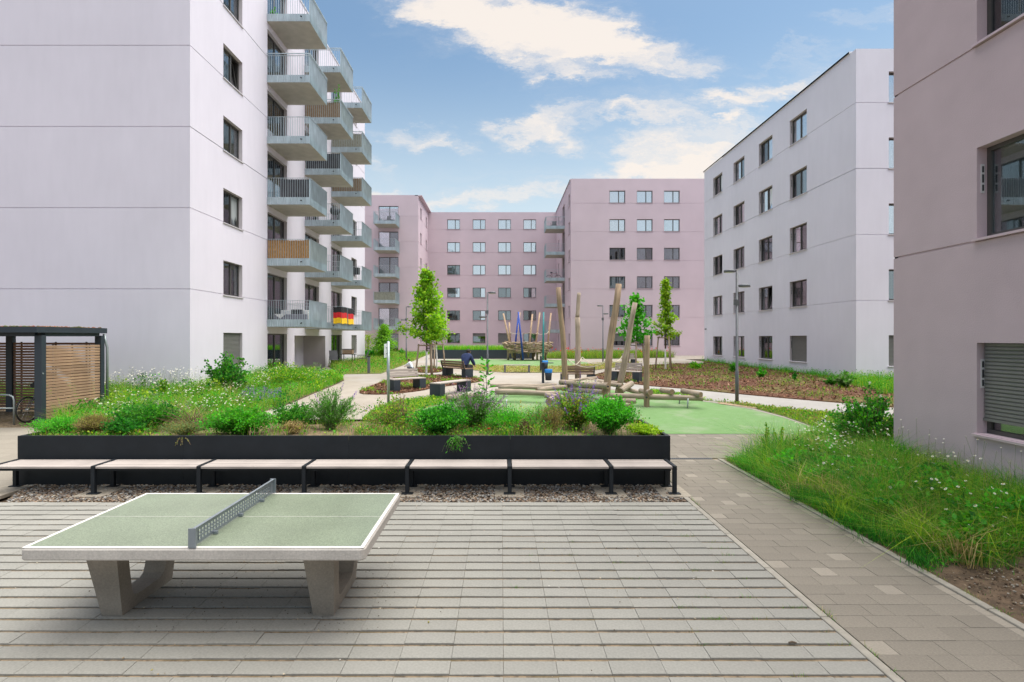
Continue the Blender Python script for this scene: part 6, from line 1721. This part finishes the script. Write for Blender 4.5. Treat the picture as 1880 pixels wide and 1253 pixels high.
q = np.concatenate([q, scatter([(5.3,9.0),(7.4,9.6),(7.2,11.2),(5.8,11.0)], 130, 106)])
v = daisies(pos3(q, lambda p: zr(p[:,0],p[:,1])), rR.uniform(.30,.66,len(q)), rR, .018, .2)
q = scatter([(6.3,5.6),(6.9,5.6),(6.9,9.4),(6.3,9.4)], 40, 107)
vb = daisies(pos3(q, lambda p: zr(p[:,0],p[:,1])), rR.uniform(.6,.9,len(q)), rR, .013, .15)
stuff('daisies', 'white daisies in the meadow beside the mauve wall', 'flowers', [v, vb], 'petal')
shrub('leafy_shrub', 'dense dark green shrub in front of the corner of the mauve building', 'shrub', (7.02, 10.35, .18), .72, .6, 1.12, stems=110, per=58, size=.05, pal=DARK+GREEN, seed=110, stem_mat='stem_brown', stem_r=.008, hvar=.25, around=.05, spikes=[(.7,.7,.6)], spike_n=.2, spike_len=.03)
for i, (px, py, tp_, lb) in enumerate(((1408, 842, 772, 'left of two upright leafy weeds at the meadow tip'), (1432, 842, 768, 'right of two upright leafy weeds at the meadow tip'))):
    b = G(px, py); h = W(px, tp_, b[1])[2]-b[2]
    shrub('weed', lb, 'weed', b, .16, .12, h, stems=9, per=60, size=.035, pal=YELLOWG+GREEN, seed=112+i, stem_r=.004, hvar=.35, up=.8, t0=.1, around=.02)
# bare soil at the near right with scattered bits
v, t_, c3_ = pebbles([(4.45,3.2),(6.9,3.2),(6.9,5.7),(4.5,5.5)], 3500, lambda p: zr(p[:,0],p[:,1])+.012, .004, .016, 120, [(.13,.085,.055),(.09,.06,.04),(.20,.15,.10),(.33,.29,.24)])
tag(link('soil_crumbs', arr_mesh('soil_crumbs', v, t_, None, 'pebble_mat', c3_)), 'crumbs of bare soil at the near corner of the right meadow', 'soil', kind='stuff')
v, t_, c3_ = pebbles([(6.55,5.0),(6.94,5.0),(6.94,9.5),(6.55,9.5)], 1500, lambda p: zr(p[:,0],p[:,1])+.015, .012, .03, 121, [(.34,.30,.26),(.42,.38,.33),(.25,.22,.19)])
tag(link('gravel', arr_mesh('gravel', v, t_, None, 'pebble_mat', c3_)), 'gravel drip strip along the foot of the mauve wall', 'gravel', kind='stuff')

# ---- mulch chips, bed weeds, lawns
def chips(poly, n, seed, dz, smin=.025, smax=.07):
    r = np.random.default_rng(seed); p = scatter(poly, n, seed)
    a = r.uniform(0,6.28,n); tl = r.normal(size=n)*.35
    L = r.uniform(smin, smax, n); w = L*r.uniform(.25,.5,n)
    d_ = np.stack([np.cos(a)*np.cos(tl), np.sin(a)*np.cos(tl), np.sin(tl)], 1); s = np.stack([-np.sin(a), np.cos(a), r.normal(size=n)*.2], 1)
    c = np.concatenate([p, (zga(p[:,1])+dz+r.uniform(0,.03,n))[:,None]], 1)
    v = np.stack([c-d_*L[:,None]/2-s*w[:,None]/2, c+d_*L[:,None]/2-s*w[:,None]/2, c+d_*L[:,None]/2+s*w[:,None]/2, c-d_*L[:,None]/2+s*w[:,None]/2], 1)
    top = v + np.array([0,0,.008]); v = np.concatenate([v, top], 1).reshape(-1,3)
    o = (np.arange(n)*8)[:,None]
    tri = np.concatenate([o+[[4,5,6]], o+[[4,6,7]], o+[[0,1,5]], o+[[0,5,4]], o+[[2,3,7]], o+[[2,7,6]]])
    return v, tri, np.repeat(pick([(.22,.105,.06),(.15,.07,.04),(.28,.15,.09),(.10,.05,.03),(.33,.21,.14)], n, r, .25), 8, 0)
stuff('bark_mulch', 'brown bark mulch chips of the bed in front of the right white building', 'mulch', chips([(p[0], p[1]) for p in mulch3], 16000, 130, .02, .04, .11), 'chip_mat')
stuff('bark_mulch', 'brown bark mulch chips of the round bed under the maple', 'mulch', [chips(mulch1, 6000, 131, .02, .04, .1), chips(mulch2, 1500, 132, .02, .05, .11)], 'chip_mat')
def weeds(poly, n, seed, h0, h1, pal, cl_th=.2, f1=.9, f2=1.1, w0=.006, w1=.014):
    r = np.random.default_rng(seed); q = scatter(poly, n, seed)
    nzv = np.sin(q[:,0]*f1*2+seed)*np.sin(q[:,1]*f2*2+seed*.7)+.5*np.sin(q[:,0]*3.7+q[:,1]*2.9)
    q = q[nzv > cl_th]
    a = [blades(pos3(q, lambda p: zga(p[:,1])+.02), r.uniform(h0,h1,len(q)), r.uniform(w0,w1,len(q)), pal, r, .6)]
    q2 = q[::4]
    if len(q2): a.append(leaves_at(pos3(q2, lambda p: zga(p[:,1])+.02+r.uniform(0,h1*.8,len(p))), r, .05, pal, .4, .45))
    return a
stuff('bed_weeds', 'patchy green weeds growing through the large mulch bed', 'weeds', weeds(mulch3, 22000, 133, .05, .22, GREEN+YELLOWG, .45))
stuff('bed_weeds', 'patchy green weeds growing through the round mulch bed', 'weeds', weeds(mulch1, 7000, 134, .04, .15, GREEN+YELLOWG, .3) + weeds(mulch2, 2500, 136, .04, .15, GREEN+YELLOWG, .2))
wall_strip = [(14.2, 23.6), (15.3, 22.9), (15.3, 40), (14.7, 40)]
corner_strip = [(13.0, 18.5), (19, 17.5), (19, 23.2), (15.3, 23.2), (14.0, 22.5)]
stuff('meadow_grass', 'green herbs along the foot of the right white building', 'grass', weeds(wall_strip, 3500, 137, .1, .4, GREEN+BRIGHT, -.1) + weeds(corner_strip, 9000, 138, .15, .55, GREEN+BRIGHT+YELLOWG, -.6))
gshrub('leafy_shrub', 'loose shrub at the corner of the right white building', 1548, 712, 40, 686, stems=26, per=34, size=.09, pal=GREEN+GREYG, seed=140, stem_mat='stem_brown')
gshrub('leafy_shrub', 'small bushy weed left of the loose shrub by the white building', 1524, 708, 22, 693, stems=20, per=30, size=.07, pal=DARK+GREEN, seed=141)
gshrub('weed', 'tall weed on the mulch behind the street lamp', 1398, 694, 20, 677, cat='weed', stems=16, per=30, size=.08, pal=BRIGHT+GREEN, seed=142)
gshrub('weed', 'thin tall weed left of the nearest white building window', 1346, 685, 12, 668, cat='weed', stems=10, per=30, size=.08, pal=BRIGHT+GREEN, seed=143)
gshrub('weed', 'small dark sprig below the shuttered window', 1459, 700, 9, 683, cat='weed', stems=8, per=22, size=.07, pal=DARK, seed=144)
gshrub('weed', 'rounded green weed at the far end of the mulch bed', 1277, 678, 22, 665, cat='weed', stems=18, per=30, size=.09, pal=BRIGHT+YELLOWG, seed=145)
stuff('lawn_grass', 'short lawn around the rubber playground and behind the planter', 'grass', weeds(lawn1, 6000, 150, .03, .08, YELLOWG+GREEN, -9) + weeds(lawn2, 9000, 151, .03, .09, YELLOWG+GREEN+OLIVE, -9) + weeds(lawn2b, 1500, 152, .03, .08, YELLOWG+GREEN, -9))
stuff('dry_grass', 'dry yellow lawn between the court and the far play nest', 'grass', weeds(drygrass, 9000, 153, .04, .12, YELLOWG+STRAW+OLIVE, -9, w0=.012, w1=.025))
# far strips with poppies
sB = weeds(stripB, 14000, 154, .2, .75, GREEN+YELLOWG+OLIVE, -9, w0=.012, w1=.03)
stuff('meadow_grass', 'tall grass with poppies at the foot of the pink blocks', 'grass', sB)
r = np.random.default_rng(155); q = scatter(stripB, 50, 156)
pts = np.repeat(pos3(q, lambda p: zga(p[:,1])+r.uniform(.5,.85,len(p))), 6, 0) + r.normal(size=(300,3))*.02
stuff('poppies', 'red poppies in the grass at the foot of the pink blocks', 'flowers', leaves_at(pts, r, .07, [(.65,.03,.02),(.75,.06,.03)], .4, .6), 'petal')
q = np.stack([r.uniform(PL2[0], PL2[1], 5000), r.uniform(PL2[2], PL2[3], 5000)], 1)
stuff('planter_grass', 'bright grass growing in the far dark planter', 'grass', blades(pos3(q, lambda p: p[:,0]*0+PL2[4]), r.uniform(.2,.6,len(q)), r.uniform(.012,.03,len(q)), BRIGHT+YELLOWG, r, .4))
# balcony plants
def pot_plant(key, lx, ly, lz, label, h, seed, n=7):
    m_ = bal_world(key); p = m_ @ Vector((lx, ly, lz))
    t = shrub('potted_plant', label, 'plant', tuple(p), .22, .22, h, stems=n, per=34, size=.07, pal=GREEN+BRIGHT, seed=seed, hvar=.4, t0=.3)
    part('pot', MB().lathe((0,0,-.05), [(0,0),(.12,0),(.15,.25),(.13,.25),(.11,.2),(0,.2)], 12), 'pot_clay', t)
pot_plant((1,4), .35, -1.7, .55, 'climbing plant above the brown reed screen', 1.9, 160, 9)
pot_plant((1,4), 2.1, -1.7, .35, 'leafy plant at the far corner of the reed-screened balcony', 1.4, 161)
pot_plant((0,5), .3, -.25, .25, 'small potted plant on the top balcony of the nearest column', .55, 162)
# grass tufts and litter in the plaza joints
r = np.random.default_rng(170); A = []
for i in range(46):
    x0 = 2.75 - abs(r.normal())*1.2; j = r.integers(0, 24); y0_ = Y_T - 0.085 - j*PITCH_Y - PITCH_Y/2
    k = r.integers(5, 22)
    q = np.stack([x0 + r.normal(size=k)*.05, y0_ + r.normal(size=k)*.008], 1)
    A.append(blades(pos3(q, lambda p: p[:,0]*0-.02), r.uniform(.02,.06,k), np.full(k,.003), GREEN+OLIVE, r, .6))
for i in range(60):
    y0_ = r.uniform(3.6, 10.5); k = r.integers(6, 20); x0 = 4.40 if r.uniform() < .75 else 2.862
    q = np.stack([x0 + r.normal(size=k)*.012, y0_ + r.normal(size=k)*.05], 1)
    A.append(blades(pos3(q, lambda p: p[:,0]*0), r.uniform(.02,.07,k), np.full(k,.0035), GREEN+OLIVE+STRAW[:1], r, .7))
stuff('joint_grass', 'tiny grass tufts growing in the paving joints and along the kerbs', 'grass', A)
v, t_, c3_ = pebbles([(-6,3.6),(2.7,3.6),(2.7,7.9),(-6.5,7.9)], 2600, lambda p: p[:,0]*0 + np.where(np.abs(((Y_T-.085-p[:,1]) % PITCH_Y) - PITCH_Y/2) < .016, -.010, -.03), .003, .010, 171, [(.34,.26,.17),(.25,.19,.12),(.42,.35,.26),(.12,.09,.06)])
tag(link('joint_gravel', arr_mesh('joint_gravel', v, t_, None, 'pebble_mat', c3_)), 'fine sandy grit lying in the paving joints', 'grit', kind='stuff')
v, t_, c3_ = pebbles([(-3.2,4.4),(-1.0,4.4),(-1.0,5.6),(-3.2,5.6)], 220, lambda p: p[:,0]*0+.003, .002, .006, 172, [(.10,.07,.045),(.16,.11,.07),(.06,.045,.03)])
tag(link('leaf_litter', arr_mesh('leaf_litter', v, t_, None, 'chip_mat', c3_)), 'dark crumbs of leaf litter below the table tennis table', 'litter', kind='stuff')
tg = thing('twig', 'short dark twig lying on the grey slabs near the footpath', 'twig', (W(1455,1183,4.28)[0], 4.28, .012))
part('stick', MB().tube([(-.03,0,0),(.0,.006,.004),(.03,-.004,0)], [.006,.008,.006], 6), 'bark', tg)

r = np.random.default_rng(180)
v, t_, c3_ = pebbles([(-5,3.7),(2.7,3.7),(2.7,7.9),(-6.5,7.9)], 70, lambda p: p[:,0]*0+.004, .004, .011, 181, [(.42,.36,.26),(.20,.14,.08),(.10,.08,.05),(.5,.47,.42),(.30,.26,.08)])
tag(link('paving_litter', arr_mesh('paving_litter', v, t_, None, 'chip_mat', c3_)), 'tiny dry leaf crumbs lying on the grey paving slabs', 'litter', kind='stuff')
pop = thing('poppy', 'single red poppy in the middle of the long planter', 'flower', PB(898, 700, 9.25), 0, 'plants in the long planter')
part('stem', MB().tube([(0,0,0),(.01,0,.05),(.0,-.01,.12)], [.003,.002,.002], 5), 'stem_green', pop)
pp = np.tile(np.array([[0,-.01,.12]]), (8,1)); aa = np.arange(8)*math.pi/4
v, t2 = quads_from_leaves(pp, unit(np.stack([np.cos(aa), np.sin(aa), np.full(8,.6)], 1)), np.tile(np.array([[0,0,1.0]]), (8,1)), np.full(8,.035), np.full(8,.016))
link('petals', arr_mesh('petals', v, t2, None, 'petal', np.tile(np.array([[.7,.03,.02]]), (len(v),1))), pop)
